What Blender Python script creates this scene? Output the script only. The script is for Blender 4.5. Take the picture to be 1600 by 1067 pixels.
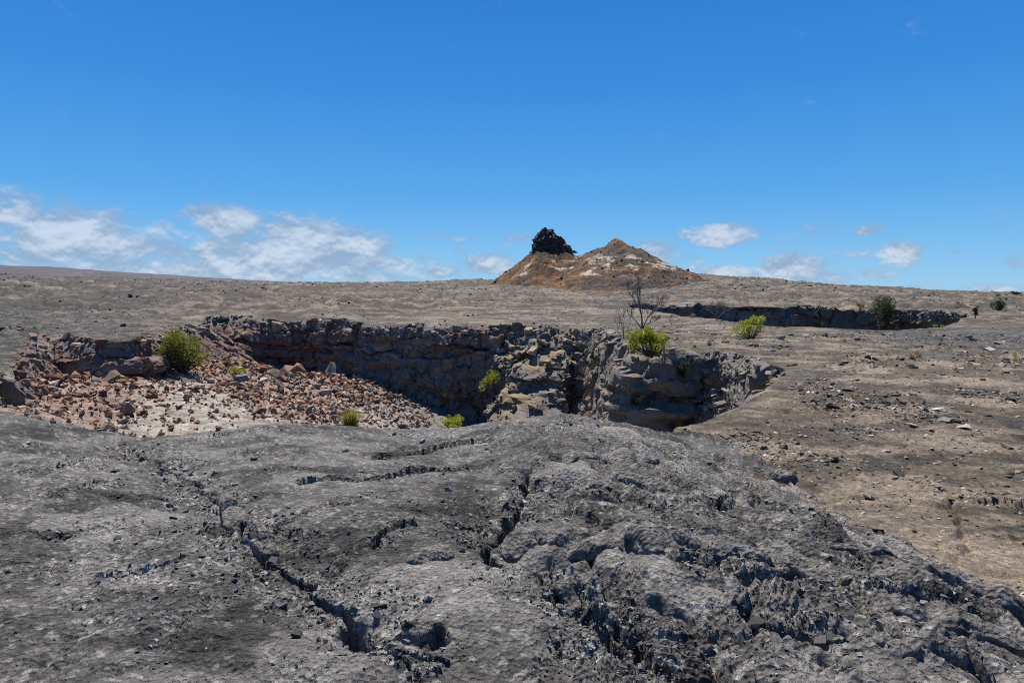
import bpy, bmesh, math, random
import numpy as np
from mathutils import Vector, Matrix

# ------------------------------------------------------------------ camera, world, sun, exposure
scene = bpy.context.scene
for o in list(bpy.data.objects): bpy.data.objects.remove(o)
COL = scene.collection
EYE = 1.70; PITCH = math.radians(4.1); F = 1066.7; CU, CV = 800.0, 533.5
cam = bpy.data.cameras.new('camera'); cam_o = bpy.data.objects.new('camera', cam); COL.objects.link(cam_o)
cam.lens = 24; cam.sensor_width = 36; cam.clip_start = 0.05; cam.clip_end = 30000
cam_o.location = (0, 0, EYE); cam_o.rotation_euler = (math.pi/2 - PITCH, 0, 0)
scene.camera = cam_o
scene.render.resolution_x, scene.render.resolution_y = 1024, 682
SUN_EL, SUN_AZ = math.radians(60), math.radians(-14)      # azimuth from +Y (view direction), positive to the right
world = bpy.data.worlds.new('World'); scene.world = world; world.use_nodes = True
sun = bpy.data.lights.new('sun', 'SUN'); sun.energy = 4.6; sun.angle = math.radians(0.53); sun.color = (1.0, 0.965, 0.90)
sun_o = bpy.data.objects.new('sun', sun); COL.objects.link(sun_o)
sd_ = Vector((math.sin(SUN_AZ)*math.cos(SUN_EL), math.cos(SUN_AZ)*math.cos(SUN_EL), math.sin(SUN_EL)))
sun_o.rotation_euler = (-sd_).to_track_quat('-Z', 'Y').to_euler(); sun_o.location = (0, 0, 60)
scene.view_settings.view_transform = 'Standard'; scene.view_settings.look = 'None'
scene.view_settings.exposure = 0.8; scene.view_settings.gamma = 1.0
scene.render.engine = 'CYCLES'
scene.cycles.use_denoising = False; scene.cycles.filter_width = 1.05; scene.cycles.max_bounces = 4; scene.cycles.diffuse_bounces = 3

def ray(u, v):
    x = (u - CU)/F; y = (CV - v)/F
    return np.array([x, math.cos(PITCH) + y*math.sin(PITCH), -math.sin(PITCH) + y*math.cos(PITCH)])
def at_y(u, v, Y):
    d = ray(u, v); t = Y/d[1]
    return np.array([d[0]*t, Y, EYE + d[2]*t])
def at_z(u, v, z):
    d = ray(u, v); t = (z - EYE)/d[2]
    return np.array([d[0]*t, d[1]*t, z])

# ---- sky: Nishita air plus a band of trade-wind cumulus low above the horizon
def build_world():
    nt = world.node_tree; N = nt.nodes; L = nt.links; N.clear()
    out = N.new('ShaderNodeOutputWorld'); bg = N.new('ShaderNodeBackground'); bg.inputs['Strength'].default_value = 0.065
    sky = N.new('ShaderNodeTexSky'); sky.sky_type = 'NISHITA'; sky.sun_disc = False
    sky.sun_elevation = SUN_EL; sky.sun_rotation = SUN_AZ
    sky.altitude = 900; sky.air_density = 1.0; sky.dust_density = 0.0; sky.ozone_density = 1.6
    hs = N.new('ShaderNodeHueSaturation'); hs.inputs['Saturation'].default_value = 1.35; hs.inputs['Value'].default_value = 1.0
    L.new(sky.outputs[0], hs.inputs['Color'])
    def m(op, a, b=None, c=None, clamp=False):
        n = N.new('ShaderNodeMath'); n.operation = op; n.use_clamp = clamp
        for i, q in enumerate((a, b, c)):
            if q is None: continue
            if isinstance(q, (int, float)): n.inputs[i].default_value = q
            else: L.new(q, n.inputs[i])
        return n.outputs[0]
    tc = N.new('ShaderNodeTexCoord'); sp = N.new('ShaderNodeSeparateXYZ'); L.new(tc.outputs['Generated'], sp.inputs[0])
    X, Y, Z = sp.outputs
    az = m('MULTIPLY', m('ARCTAN2', X, Y), 57.2958)
    el = m('MULTIPLY', m('ARCSINE', Z), 57.2958)
    rampn = N.new('ShaderNodeValToRGB'); e = rampn.color_ramp.elements; SC = 1/(.065*1.741)
    stops = [(0.0, (.235, .56, .88)), (.05, (.16, .48, .86)), (.13, (.085, .37, .82)), (.26, (.040, .26, .73)), (.42, (.022, .185, .62)), (1.0, (.018, .15, .54))]
    e[0].position = 0; e[0].color = (*stops[0][1], 1); e[1].position = 1; e[1].color = (*stops[-1][1], 1)
    for q_, c_ in stops[1:-1]:
        x_ = e.new(q_); x_.color = (*c_, 1)
    L.new(m('MULTIPLY', el, 1/60, clamp=True), rampn.inputs[0])
    vs = N.new('ShaderNodeVectorMath'); vs.operation = 'SCALE'; vs.inputs['Scale'].default_value = SC; L.new(rampn.outputs[0], vs.inputs[0])
    airm = N.new('ShaderNodeMix'); airm.data_type = 'RGBA'; airm.inputs['Factor'].default_value = .86
    L.new(hs.outputs[0], airm.inputs[6]); L.new(vs.outputs[0], airm.inputs[7])
    # cloud coordinates: horizontal degrees, vertical degrees stretched
    cb = N.new('ShaderNodeCombineXYZ'); L.new(az, cb.inputs[0]); L.new(m('MULTIPLY', el, 1.55), cb.inputs[1])
    def noise(scale, detail, rough, off=(0, 0, 0), dist=0.0, src=None):
        mp = N.new('ShaderNodeMapping'); L.new(src or cb.outputs[0], mp.inputs[0]); mp.inputs['Location'].default_value = off
        n = N.new('ShaderNodeTexNoise'); n.inputs['Scale'].default_value = scale; n.inputs['Detail'].default_value = detail
        n.inputs['Roughness'].default_value = rough; n.inputs['Distortion'].default_value = dist
        L.new(mp.outputs[0], n.inputs['Vector']); return n.outputs['Fac']
    n1 = noise(0.22, 9, 0.56, (3.1, 1.7, 0), 0.3)
    n2 = noise(0.75, 7, 0.6, (11, 5, 0), 0.2)
    warp = m('MULTIPLY', m('SUBTRACT', n2, 0.5), 3.0)
    azw = m('ADD', az, warp); elw = m('ADD', el, m('MULTIPLY', m('SUBTRACT', n1, 0.5), 1.8))
    blobs = [  # u, v, half width, half height (photo pixels), thickness
        (110, 368, 105, 36, 1.15), (20, 328, 58, 30, .8), (205, 390, 85, 26, .9), (35, 402, 80, 20, .8), (60, 345, 70, 24, .8),
        (350, 345, 66, 22, 1.1), (235, 352, 60, 12, .6), (430, 345, 45, 14, .5), (140, 330, 120, 9, .5), (300, 340, 60, 14, .55),
        (240, 422, 240, 18, .8), (350, 388, 62, 24, .9), (470, 376, 80, 36, 1.1), (455, 410, 130, 28, 1.15), (420, 392, 70, 24, 1.0), (270, 395, 55, 18, .7),
        (350, 420, 110, 20, .95), (560, 385, 62, 28, .9), (590, 412, 120, 18, .75), (520, 430, 120, 12, .8), (700, 372, 70, 6, .5), (640, 400, 60, 12, .5),
        (690, 426, 32, 10, 1.0), (765, 413, 38, 16, 1.15), (715, 392, 26, 10, .45), (810, 376, 42, 14, .62),
        (1126, 368, 54, 17, 1.15), (1020, 392, 42, 20, .75), (1083, 410, 30, 16, .55), (1130, 427, 54, 12, 1.0), (990, 375, 40, 12, .4),
        (1236, 420, 56, 24, 1.0), (1290, 434, 40, 12, .7), (1362, 362, 28, 12, .75), (1405, 398, 42, 16, 1.15),
        (1340, 396, 54, 9, .5), (1375, 427, 46, 8, .52), (1290, 362, 52, 15, .38), (1225, 367, 44, 11, .32),
        (1490, 392, 28, 8, .38), (1470, 440, 26, 8, .45), (1552, 454, 44, 9, 1.0), (1590, 412, 24, 12, .5), (1200, 392, 26, 10, .36),
        (1430, 452, 50, 7, .62), (1560, 335, 32, 10, .25), (1345, 450, 40, 6, .6)]
    cv = N.new('ShaderNodeCombineXYZ'); L.new(azw, cv.inputs[0]); L.new(elw, cv.inputs[1])
    tot = None
    for (u, v, hw, hh, th) in blobs:
        d = ray(u, v); a0 = math.degrees(math.atan2(d[0], d[1])); e0 = math.degrees(math.asin(d[2]/np.linalg.norm(d)))
        ax = math.degrees(hw/F)*math.cos(math.radians(a0))**2/.9; ex = math.degrees(hh/F)/.9
        w = N.new('ShaderNodeVectorMath'); w.operation = 'MULTIPLY_ADD'; L.new(cv.outputs[0], w.inputs[0])
        w.inputs[1].default_value = (1/ax, 1/ex, 0); w.inputs[2].default_value = (-a0/ax, -e0/ex, 0)
        q = N.new('ShaderNodeVectorMath'); q.operation = 'DOT_PRODUCT'; L.new(w.outputs[0], q.inputs[0]); L.new(w.outputs[0], q.inputs[1])
        g = m('SUBTRACT', math.log(th), q.outputs['Value'])
        tot = g if tot is None else m('MAXIMUM', tot, g)
    tot = m('POWER', 2.718, tot)
    # the same low cloud band goes on all round, outside the view
    outside = N.new('ShaderNodeMapRange'); outside.inputs[1].default_value = 44; outside.inputs[2].default_value = 56
    L.new(m('ABSOLUTE', az), outside.inputs[0])
    band = m('POWER', 2.718, m('MULTIPLY', m('POWER', m('MULTIPLY', m('SUBTRACT', el, 3.0), 1/2.4), 2), -1.0))
    gen = m('MULTIPLY', m('MULTIPLY', band, outside.outputs[0]), m('MULTIPLY', noise(0.07, 3, 0.5, (40, 9, 0)), 1.3))
    tot = m('MAXIMUM', tot, gen)
    puff = m('MULTIPLY_ADD', n1, 0.9, m('MULTIPLY', n2, 0.55))              # ~0.72 mean
    dens = N.new('ShaderNodeMapRange'); dens.interpolation_type = 'SMOOTHSTEP'
    L.new(m('ADD', m('MULTIPLY', tot, 1.05), m('MULTIPLY', m('SUBTRACT', puff, 0.72), 1.45)), dens.inputs[0])
    dens.inputs[1].default_value = 0.20; dens.inputs[2].default_value = 0.86
    a = m('MULTIPLY', dens.outputs[0], 0.80, clamp=True)
    n1u = noise(0.22, 6, 0.56, (3.1, 1.7 + 1.1, 0), 0.3); n2u = noise(0.75, 4, 0.6, (11, 5 + .4, 0), 0.2)      # the same clouds a little higher up: less there means a lit top
    lit = m('ADD', m('MULTIPLY', m('SUBTRACT', n1, n1u), 3.0), m('MULTIPLY', m('SUBTRACT', n2, n2u), 1.6))
    core = N.new('ShaderNodeMapRange'); core.interpolation_type = 'SMOOTHSTEP'; L.new(m('ADD', lit, m('MULTIPLY', tot, .75)), core.inputs[0])
    core.inputs[1].default_value = 0.15; core.inputs[2].default_value = 1.25
    cc = N.new('ShaderNodeMix'); cc.data_type = 'RGBA'; L.new(core.outputs[0], cc.inputs['Factor'])
    cc.inputs[6].default_value = (2.7, 3.6, 5.0, 1); cc.inputs[7].default_value = (5.9, 6.5, 7.3, 1)
    mx = N.new('ShaderNodeMix'); mx.data_type = 'RGBA'; L.new(a, mx.inputs['Factor'])
    L.new(airm.outputs[2], mx.inputs[6]); L.new(cc.outputs[2], mx.inputs[7])
    L.new(mx.outputs[2], bg.inputs['Color']); L.new(bg.outputs[0], out.inputs['Surface'])
build_world()

# ------------------------------------------------------------------ noise toolkit (numpy)
rng = np.random.default_rng(7); random.seed(7)
_perm = np.random.default_rng(1).permutation(4096).astype(np.int32)
_val = np.random.default_rng(2).random(4096)
_ga = np.random.default_rng(3).random(4096)*2*np.pi
_gx, _gy = np.cos(_ga), np.sin(_ga)
def hsh(ix, iy, s=0):
    return _perm[(_perm[(ix + s*131) & 4095] + iy) & 4095]
def perlin(x, y, s=0):
    x = np.asarray(x, float); y = np.asarray(y, float)
    fx = np.floor(x); fy = np.floor(y); ix = fx.astype(np.int64); iy = fy.astype(np.int64)
    x = x - fx; y = y - fy
    ux = x*x*x*(x*(x*6 - 15) + 10); uy = y*y*y*(y*(y*6 - 15) + 10)
    def g(dx, dy):
        h = hsh(ix + dx, iy + dy, s); return _gx[h]*(x - dx) + _gy[h]*(y - dy)
    a = g(0, 0); b = g(1, 0); c = g(0, 1); d = g(1, 1)
    return (a + (b - a)*ux + ((c + (d - c)*ux) - (a + (b - a)*ux))*uy)*1.5
def fbm(x, y, octv=4, s=0, gain=.5, lac=2.03):
    r = 0; a = 1; t = 0
    for i in range(octv):
        r = r + a*perlin(x, y, s + i); t += a; a *= gain; x = x*lac + 7.3; y = y*lac - 3.1
    return r/t*1.3
def ridged(x, y, octv=4, s=0, gain=.5):
    r = 0; a = 1; t = 0
    for i in range(octv):
        r = r + a*(1 - np.abs(perlin(x, y, s + i))*1.6); t += a; a *= gain; x = x*2.07 + 5.3; y = y*2.07 - 2.1
    return r/t
def voronoi(x, y, s=0, jit=.95):
    x = np.asarray(x, float); y = np.asarray(y, float)
    ix = np.floor(x).astype(np.int64); iy = np.floor(y).astype(np.int64)
    f1 = np.full(x.shape, 9.); f2 = np.full(x.shape, 9.); idh = np.zeros(x.shape, np.int64); ddx = np.zeros(x.shape); ddy = np.zeros(x.shape)
    for i in (-1, 0, 1):
        for j in (-1, 0, 1):
            h = hsh(ix + i, iy + j, s)
            px = ix + i + .5 + (_val[h] - .5)*jit; py = iy + j + .5 + (_val[(h + 1777) & 4095] - .5)*jit
            dx = x - px; dy = y - py; d = dx*dx + dy*dy
            n = d < f1
            f2 = np.where(n, f1, np.minimum(f2, d))
            f1 = np.where(n, d, f1); idh = np.where(n, h, idh); ddx = np.where(n, dx, ddx); ddy = np.where(n, dy, ddy)
    return np.sqrt(f1), np.sqrt(f2), idh, ddx, ddy
def rnd(idh, k=0): return _val[(idh*17 + k*613 + 91) & 4095]
def sstep(a, b, x):
    t = np.clip((x - a)/(b - a), 0, 1); return t*t*(3 - 2*t)
def lerp(a, b, t): return a + (b - a)*t
def cells(x, y, size, s=0, tilt=.6):
    """faceted clast relief: every Voronoi cell a small tilted plate of its own height (-1..1), joints recessed"""
    f1, f2, idh, dx, dy = voronoi(x/size, y/size, s)
    h = (rnd(idh) - .5) + tilt*((rnd(idh, 1) - .5)*dx + (rnd(idh, 2) - .5)*dy)*2 - .5*np.clip(1 - (f2 - f1)/.16, 0, 1)
    return h, rnd(idh, 3), f2 - f1
def polydist(x, y, pts):
    """distance to an open polyline and the running parameter 0..1"""
    best = np.full(x.shape, 1e9); par = np.zeros(x.shape); side = np.zeros(x.shape); n = len(pts) - 1
    for i in range(n):
        ax, ay = pts[i]; bx, by = pts[i+1]; ex, ey = bx - ax, by - ay; l2 = ex*ex + ey*ey + 1e-12
        t = np.clip(((x - ax)*ex + (y - ay)*ey)/l2, 0, 1)
        qx = x - ax - t*ex; qy = y - ay - t*ey; d = qx*qx + qy*qy; m = d < best
        best = np.where(m, d, best); par = np.where(m, (i + t)/n, par); side = np.where(m, np.sign(ex*qy - ey*qx), side)
    return np.sqrt(best), par, side
def catmull(P, per, closed=True):
    P = np.asarray(P, float); n = len(P); out = []
    rngi = range(n) if closed else range(n - 1)
    for i in rngi:
        if closed: a, b, c, d = P[(i-1) % n], P[i], P[(i+1) % n], P[(i+2) % n]
        else: a, b, c, d = P[max(i-1, 0)], P[i], P[i+1], P[min(i+2, n-1)]
        for k in range(per):
            t = k/per
            out.append(.5*((2*b) + (-a + c)*t + (2*a - 5*b + 4*c - d)*t*t + (-a + 3*b - 3*c + d)*t**3))
    if not closed: out.append(P[-1])
    return np.array(out)
class Poly:
    """closed outline with signed distance, positive inside"""
    def __init__(s, pts, per=4):
        s.p = catmull(pts, per); s.lo = s.p.min(0) - 4; s.hi = s.p.max(0) + 4
    def sd(s, x, y):
        x = np.asarray(x, float); y = np.asarray(y, float)
        r = np.full(x.shape, -4.0); m = (x > s.lo[0]) & (x < s.hi[0]) & (y > s.lo[1]) & (y < s.hi[1])
        if not m.any(): return r
        X = x[m]; Y = y[m]; best = np.full(X.shape, 1e9); ins = np.zeros(X.shape, bool); q = s.p; n = len(q)
        for i in range(n):
            ax, ay = q[i]; bx, by = q[(i+1) % n]; ex, ey = bx - ax, by - ay
            t = np.clip(((X - ax)*ex + (Y - ay)*ey)/(ex*ex + ey*ey + 1e-12), 0, 1)
            best = np.minimum(best, (X - ax - t*ex)**2 + (Y - ay - t*ey)**2)
            c = (ay > Y) != (by > Y)
            if ay != by: ins ^= c & (X < (bx - ax)*(Y - ay)/(by - ay) + ax)
        d = np.sqrt(best); r[m] = np.where(ins, d, -d)
        return r

# ------------------------------------------------------------------ object helpers
def link(o, parent=None):
    COL.objects.link(o)
    if parent is not None: o.parent = parent
    return o
def tag(o, label=None, cat=None, group=None, kind=None):
    for k, val in (('label', label), ('category', cat), ('group', group), ('kind', kind)):
        if val: o[k] = val
    return o
def mesh_np(name, V, quads=None, tris=None, mat=None, smooth=True, attrs=None):
    me = bpy.data.meshes.new(name); V = np.asarray(V, np.float32)
    nq = 0 if quads is None else len(quads); nt_ = 0 if tris is None else len(tris)
    me.vertices.add(len(V)); me.vertices.foreach_set('co', V.ravel())
    loops = []; starts = []
    if nq: loops.append(np.asarray(quads, np.int32).ravel()); starts.append(np.arange(nq)*4)
    if nt_: loops.append(np.asarray(tris, np.int32).ravel()); starts.append(nq*4 + np.arange(nt_)*3)
    lo = np.concatenate(loops); st = np.concatenate(starts).astype(np.int32)
    me.loops.add(len(lo)); me.loops.foreach_set('vertex_index', lo)
    me.polygons.add(len(st)); me.polygons.foreach_set('loop_start', st)
    me.polygons.foreach_set('use_smooth', np.full(len(st), smooth))
    me.update(calc_edges=True)
    if attrs:
        for k, a in attrs.items():
            at = me.color_attributes.new(k, 'FLOAT_COLOR', 'POINT'); a = np.asarray(a, np.float32)
            if a.shape[1] == 3: a = np.c_[a, np.ones(len(a), np.float32)]
            at.data.foreach_set('color', a.ravel())
    if mat: me.materials.append(mat)
    return me
def grid_quads(nr, nc, closed=False):
    r = np.arange(nr - 1)[:, None]; c = np.arange(nc if closed else nc - 1)[None, :]
    c2 = (c + 1) % nc
    return np.stack([r*nc + c, r*nc + c2, (r+1)*nc + c2, (r+1)*nc + c], -1).reshape(-1, 4)
def compact(V, Q, keepq, attrs=None):
    Q = Q[keepq]; used = np.zeros(len(V), bool); used[Q.ravel()] = True
    idx = np.cumsum(used) - 1
    return V[used], idx[Q], ({k: a[used] for k, a in attrs.items()} if attrs else None)
def ob(name, me, parent=None): return link(bpy.data.objects.new(name, me), parent)

# ------------------------------------------------------------------ materials
def new_mat(name):
    m = bpy.data.materials.new(name); m.use_nodes = True; nt = m.node_tree
    b = nt.nodes['Principled BSDF']; b.inputs['Roughness'].default_value = .9
    b.inputs['Specular IOR Level'].default_value = .25
    return m, nt, b
def nnoise(nt, scale, detail=6, rough=.6, dist=0, vec=None, typ='TexNoise'):
    n = nt.nodes.new('ShaderNodeTexNoise'); n.inputs['Scale'].default_value = scale; n.inputs['Detail'].default_value = detail
    n.inputs['Roughness'].default_value = rough; n.inputs['Distortion'].default_value = dist
    if vec is not None: nt.links.new(vec, n.inputs['Vector'])
    return n.outputs['Fac']
def nramp(nt, src, stops):
    r = nt.nodes.new('ShaderNodeValToRGB'); e = r.color_ramp.elements
    while len(e) > 1: e.remove(e[-1])
    e[0].position = stops[0][0]; e[0].color = (*stops[0][1], 1) if len(stops[0][1]) == 3 else stops[0][1]
    for p, c in stops[1:]:
        q = e.new(p); q.color = (*c, 1)
    nt.links.new(src, r.inputs[0]); return r.outputs[0]
def nmix(nt, f, a, b, mode='MIX'):
    n = nt.nodes.new('ShaderNodeMix'); n.data_type = 'RGBA'; n.blend_type = mode
    for i, q in ((0, f), (6, a), (7, b)):
        if isinstance(q, (int, float)): n.inputs[i].default_value = q
        elif isinstance(q, tuple): n.inputs[i].default_value = (*q, 1)
        else: nt.links.new(q, n.inputs[i])
    return n.outputs[2]
def nmath(nt, op, a, b=None, clamp=False):
    n = nt.nodes.new('ShaderNodeMath'); n.operation = op; n.use_clamp = clamp
    for i, q in enumerate((a, b)):
        if q is None: continue
        if isinstance(q, (int, float)): n.inputs[i].default_value = q
        else: nt.links.new(q, n.inputs[i])
    return n.outputs[0]
def nbump(nt, b, src, strength, dist, prev=None):
    n = nt.nodes.new('ShaderNodeBump'); n.inputs['Strength'].default_value = strength; n.inputs['Distance'].default_value = dist
    nt.links.new(src, n.inputs['Height'])
    if prev is not None: nt.links.new(prev, n.inputs['Normal'])
    nt.links.new(n.outputs[0], b.inputs['Normal']); return n.outputs[0]
def ncoord(nt):
    g = nt.nodes.new('ShaderNodeNewGeometry'); return g.outputs['Position']
def nattr(nt, name):
    a = nt.nodes.new('ShaderNodeAttribute'); a.attribute_name = name; s = nt.nodes.new('ShaderNodeSeparateColor')
    nt.links.new(a.outputs['Color'], s.inputs[0]); return s.outputs[0], s.outputs[1], s.outputs[2], a.outputs['Color']

def nvor(nt, scale, vec, feature='F1'):
    n = nt.nodes.new('ShaderNodeTexVoronoi'); n.inputs['Scale'].default_value = scale; n.feature = feature
    nt.links.new(vec, n.inputs['Vector']); sc = nt.nodes.new('ShaderNodeSeparateColor'); nt.links.new(n.outputs['Color'], sc.inputs[0])
    return n.outputs['Distance'], sc.outputs[0]
def mat_crust():
    m, nt, b = new_mat('lava_crust_rock'); P = ncoord(nt); R, G, B, _ = nattr(nt, 'mask')
    n1 = nnoise(nt, 0.9, 5, .62, .3, P); n2 = nnoise(nt, 13, 6, .72, .2, P)
    vd, vc = nvor(nt, 34, P)
    c = nramp(nt, n2, [(.37, (.017, .0152, .0138)), (.47, (.053, .048, .0435)), (.55, (.098, .090, .082)), (.65, (.25, .233, .212))])
    g = nramp(nt, n1, [(.40, (.042, .0385, .035)), (.50, (.076, .071, .066)), (.60, (.145, .137, .13))])
    c = nmix(nt, .40, c, g)
    c = nmix(nt, R, c, (.325, .305, .28))                       # pale glassy skin
    c = nmix(nt, G, c, (.026, .0235, .021))                    # fresh dark spatter
    c = nmix(nt, B, c, (.30, .25, .185))                        # blown sand caught in cracks
    aa = nt.nodes.new('ShaderNodeAttribute'); aa.attribute_name = 'mask'; DEB = aa.outputs['Alpha']
    sp = nramp(nt, vc, [(.0, (.45, .45, .45)), (.5, (.95, .95, .95)), (.86, (1.25, 1.25, 1.25)), (1, (2.0, 2.0, 2.0))])
    c = nmix(nt, nmath(nt, 'ADD', nmath(nt, 'MULTIPLY', DEB, .65), .2), c, sp, 'MULTIPLY')
    c = nmix(nt, 1.0, c, (.90, .875, .84), 'MULTIPLY')
    nt.links.new(c, b.inputs['Base Color']); b.inputs['Roughness'].default_value = .85; b.inputs['Specular IOR Level'].default_value = .15
    q = nbump(nt, b, n2, 1.0, .045); q = nbump(nt, b, vd, 1.0, .020, q)
    return m
def mat_ground():
    m, nt, b = new_mat('weathered_lava_ground'); P = ncoord(nt); R, G, B, _ = nattr(nt, 'mask')
    n1 = nnoise(nt, .22, 5, .62, .4, P); n2 = nnoise(nt, 2.3, 8, .74, .3, P); n0 = nnoise(nt, .045, 4, .55, .2, P)
    vd, vc = nvor(nt, 19, P)
    c = nramp(nt, n2, [(.38, (.020, .0155, .0105)), (.46, (.070, .055, .038)), (.54, (.145, .117, .084)), (.64, (.33, .275, .21))])
    g = nramp(nt, n1, [(.40, (.070, .054, .036)), (.5, (.125, .098, .068)), (.60, (.205, .166, .122))])
    c = nmix(nt, .4, c, g)
    far = nramp(nt, n0, [(.35, (.080, .064, .037)), (.5, (.128, .103, .063)), (.65, (.095, .084, .062))])
    c = nmix(nt, .38, c, far)
    gc = nramp(nt, n2, [(.38, (.018, .017, .0165)), (.5, (.068, .065, .061)), (.63, (.20, .192, .18))])
    c = nmix(nt, R, c, gc)                                        # young grey flow
    c = nmix(nt, G, c, (.34, .273, .208))                         # pale bare skin / dust
    c = nmix(nt, B, c, (.040, .034, .028))                        # dark clinker
    sp = nramp(nt, vc, [(.0, (.35, .34, .33)), (.4, (.85, .85, .85)), (.8, (1.2, 1.2, 1.2)), (1, (1.9, 1.85, 1.8))])
    c = nmix(nt, .65, c, sp, 'MULTIPLY')
    c = nmix(nt, 1.0, c, (.78, .745, .69), 'MULTIPLY')
    nt.links.new(c, b.inputs['Base Color'])
    nf = nnoise(nt, 24, 5, .7, 0, P); q = nbump(nt, b, n2, 1.0, .14); q = nbump(nt, b, nf, .9, .03, q)
    return m
def mat_wall():
    m, nt, b = new_mat('crater_wall_rock'); P = ncoord(nt); R, G, B, _ = nattr(nt, 'mask')
    mp = nt.nodes.new('ShaderNodeMapping'); mp.inputs['Scale'].default_value = (1, 1, 3.2); nt.links.new(P, mp.inputs[0])
    n1 = nnoise(nt, .35, 7, .6, .4, mp.outputs[0]); n2 = nnoise(nt, 2.6, 9, .7, .3, mp.outputs[0]); n3 = nnoise(nt, 14, 6, .7, 0, P)
    c = nramp(nt, n1, [(.34, (.125, .105, .095)), (.5, (.20, .17, .145)), (.62, (.255, .215, .17)), (.74, (.30, .23, .15))])
    d = nramp(nt, n2, [(.3, (.09, .08, .075)), (.5, (.20, .175, .15)), (.7, (.36, .32, .27))])
    c = nmix(nt, .5, c, d)
    c = nmix(nt, R, c, (.215, .105, .085))                        # baked red
    c = nmix(nt, G, c, (.335, .235, .115))                        # ochre
    c = nmix(nt, B, c, (.33, .31, .28))                           # pale
    sp = nramp(nt, n3, [(.32, (.6, .6, .6)), (.55, (1, 1, 1)), (.75, (1.35, 1.35, 1.35))])
    c = nmix(nt, .7, c, sp, 'MULTIPLY')
    c = nmix(nt, 1.0, c, (.76, .74, .72), 'MULTIPLY')
    nt.links.new(c, b.inputs['Base Color'])
    q = nbump(nt, b, n2, .8, .12); q = nbump(nt, b, n3, .7, .03, q)
    return m
def mat_rock(name, stops, rough=.9, bump=.03, scale=5, mottle=.6):
    """rock whose tone differs from object to object"""
    m, nt, b = new_mat(name); P = ncoord(nt); oi = nt.nodes.new('ShaderNodeObjectInfo')
    c = nramp(nt, oi.outputs['Random'], stops)
    n2 = nnoise(nt, scale, 7, .7, .2, P); sp = nramp(nt, n2, [(.3, (.45, .45, .45)), (.55, (1, 1, 1)), (.75, (1.5, 1.48, 1.45))])
    c = nmix(nt, mottle, c, sp, 'MULTIPLY'); nt.links.new(c, b.inputs['Base Color']); b.inputs['Roughness'].default_value = rough
    nbump(nt, b, n2, .7, bump); return m
def mat_vcol(name, scale=5, bump=.03, mottle=.6, rough=.9):
    """rock rubble coloured stone by stone from a vertex colour"""
    m, nt, b = new_mat(name); P = ncoord(nt); *_, C = nattr(nt, 'tone')
    n2 = nnoise(nt, scale, 7, .7, .2, P); sp = nramp(nt, n2, [(.3, (.5, .5, .5)), (.55, (1, 1, 1)), (.75, (1.4, 1.4, 1.4))])
    c = nmix(nt, mottle, C, sp, 'MULTIPLY'); nt.links.new(c, b.inputs['Base Color']); b.inputs['Roughness'].default_value = rough
    nbump(nt, b, n2, .7, bump); return m
def mat_leaf(name, trans=.35):
    m, nt, b = new_mat(name); *_, C = nattr(nt, 'tone'); nt.links.new(C, b.inputs['Base Color'])
    b.inputs['Roughness'].default_value = .55
    tr = nt.nodes.new('ShaderNodeBsdfTranslucent'); nt.links.new(C, tr.inputs['Color'])
    ms = nt.nodes.new('ShaderNodeMixShader'); ms.inputs[0].default_value = trans
    nt.links.new(b.outputs[0], ms.inputs[1]); nt.links.new(tr.outputs[0], ms.inputs[2])
    nt.links.new(ms.outputs[0], nt.nodes['Material Output'].inputs['Surface']); return m
def mat_wood(name, col):
    m, nt, b = new_mat(name); P = ncoord(nt); n = nnoise(nt, 9, 5, .6, 0, P)
    nt.links.new(nramp(nt, n, [(.3, tuple(c*.6 for c in col)), (.6, col), (.8, tuple(min(1, c*1.5) for c in col))]), b.inputs['Base Color']); return m
M_CRUST = mat_crust(); M_GROUND = mat_ground(); M_WALL = mat_wall()
M_LEAF = mat_leaf('shrub_leaf'); M_GRASS = mat_leaf('grass_blade', .3)
M_DEAD = mat_wood('dead_wood', (.16, .145, .135)); M_BARK = mat_wood('live_bark', (.10, .08, .06)); M_DEADPALE = mat_wood('bleached_wood', (.34, .31, .28))
M_TONE = mat_vcol('mixed_rubble'); M_TONEFINE = mat_vcol('fine_fragments', 30, .006, .7, .75)

# ------------------------------------------------------------------ layout
PLAIN = -0.80
def zplain(u, v): return at_z(u, v, PLAIN)[:2]
rim_px = [(0, 590), (40, 548), (68, 522), (100, 531), (160, 536), (215, 534), (256, 523), (296, 512), (332, 503), (400, 503), (500, 503.5), (600, 507),
          (700, 509), (790, 510), (860, 512), (920, 513), (950, 518), (975, 533), (1000, 545), (1050, 549), (1100, 547), (1150, 552),
          (1185, 561), (1228, 577), (1206, 601), (1182, 626), (1120, 649), (1060, 668)]
rim_pts = [zplain(u, v) for u, v in rim_px] + [np.array(p) for p in
          [(1.4, 11.5), (0, 11.0), (-2, 10.7), (-4, 10.6), (-6, 10.7), (-8, 10.9), (-10, 11.6), (-13, 13.2), (-15.6, 15.8), (-15.9, 18.3)]]
PIT = Poly(rim_pts, 4)

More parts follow.
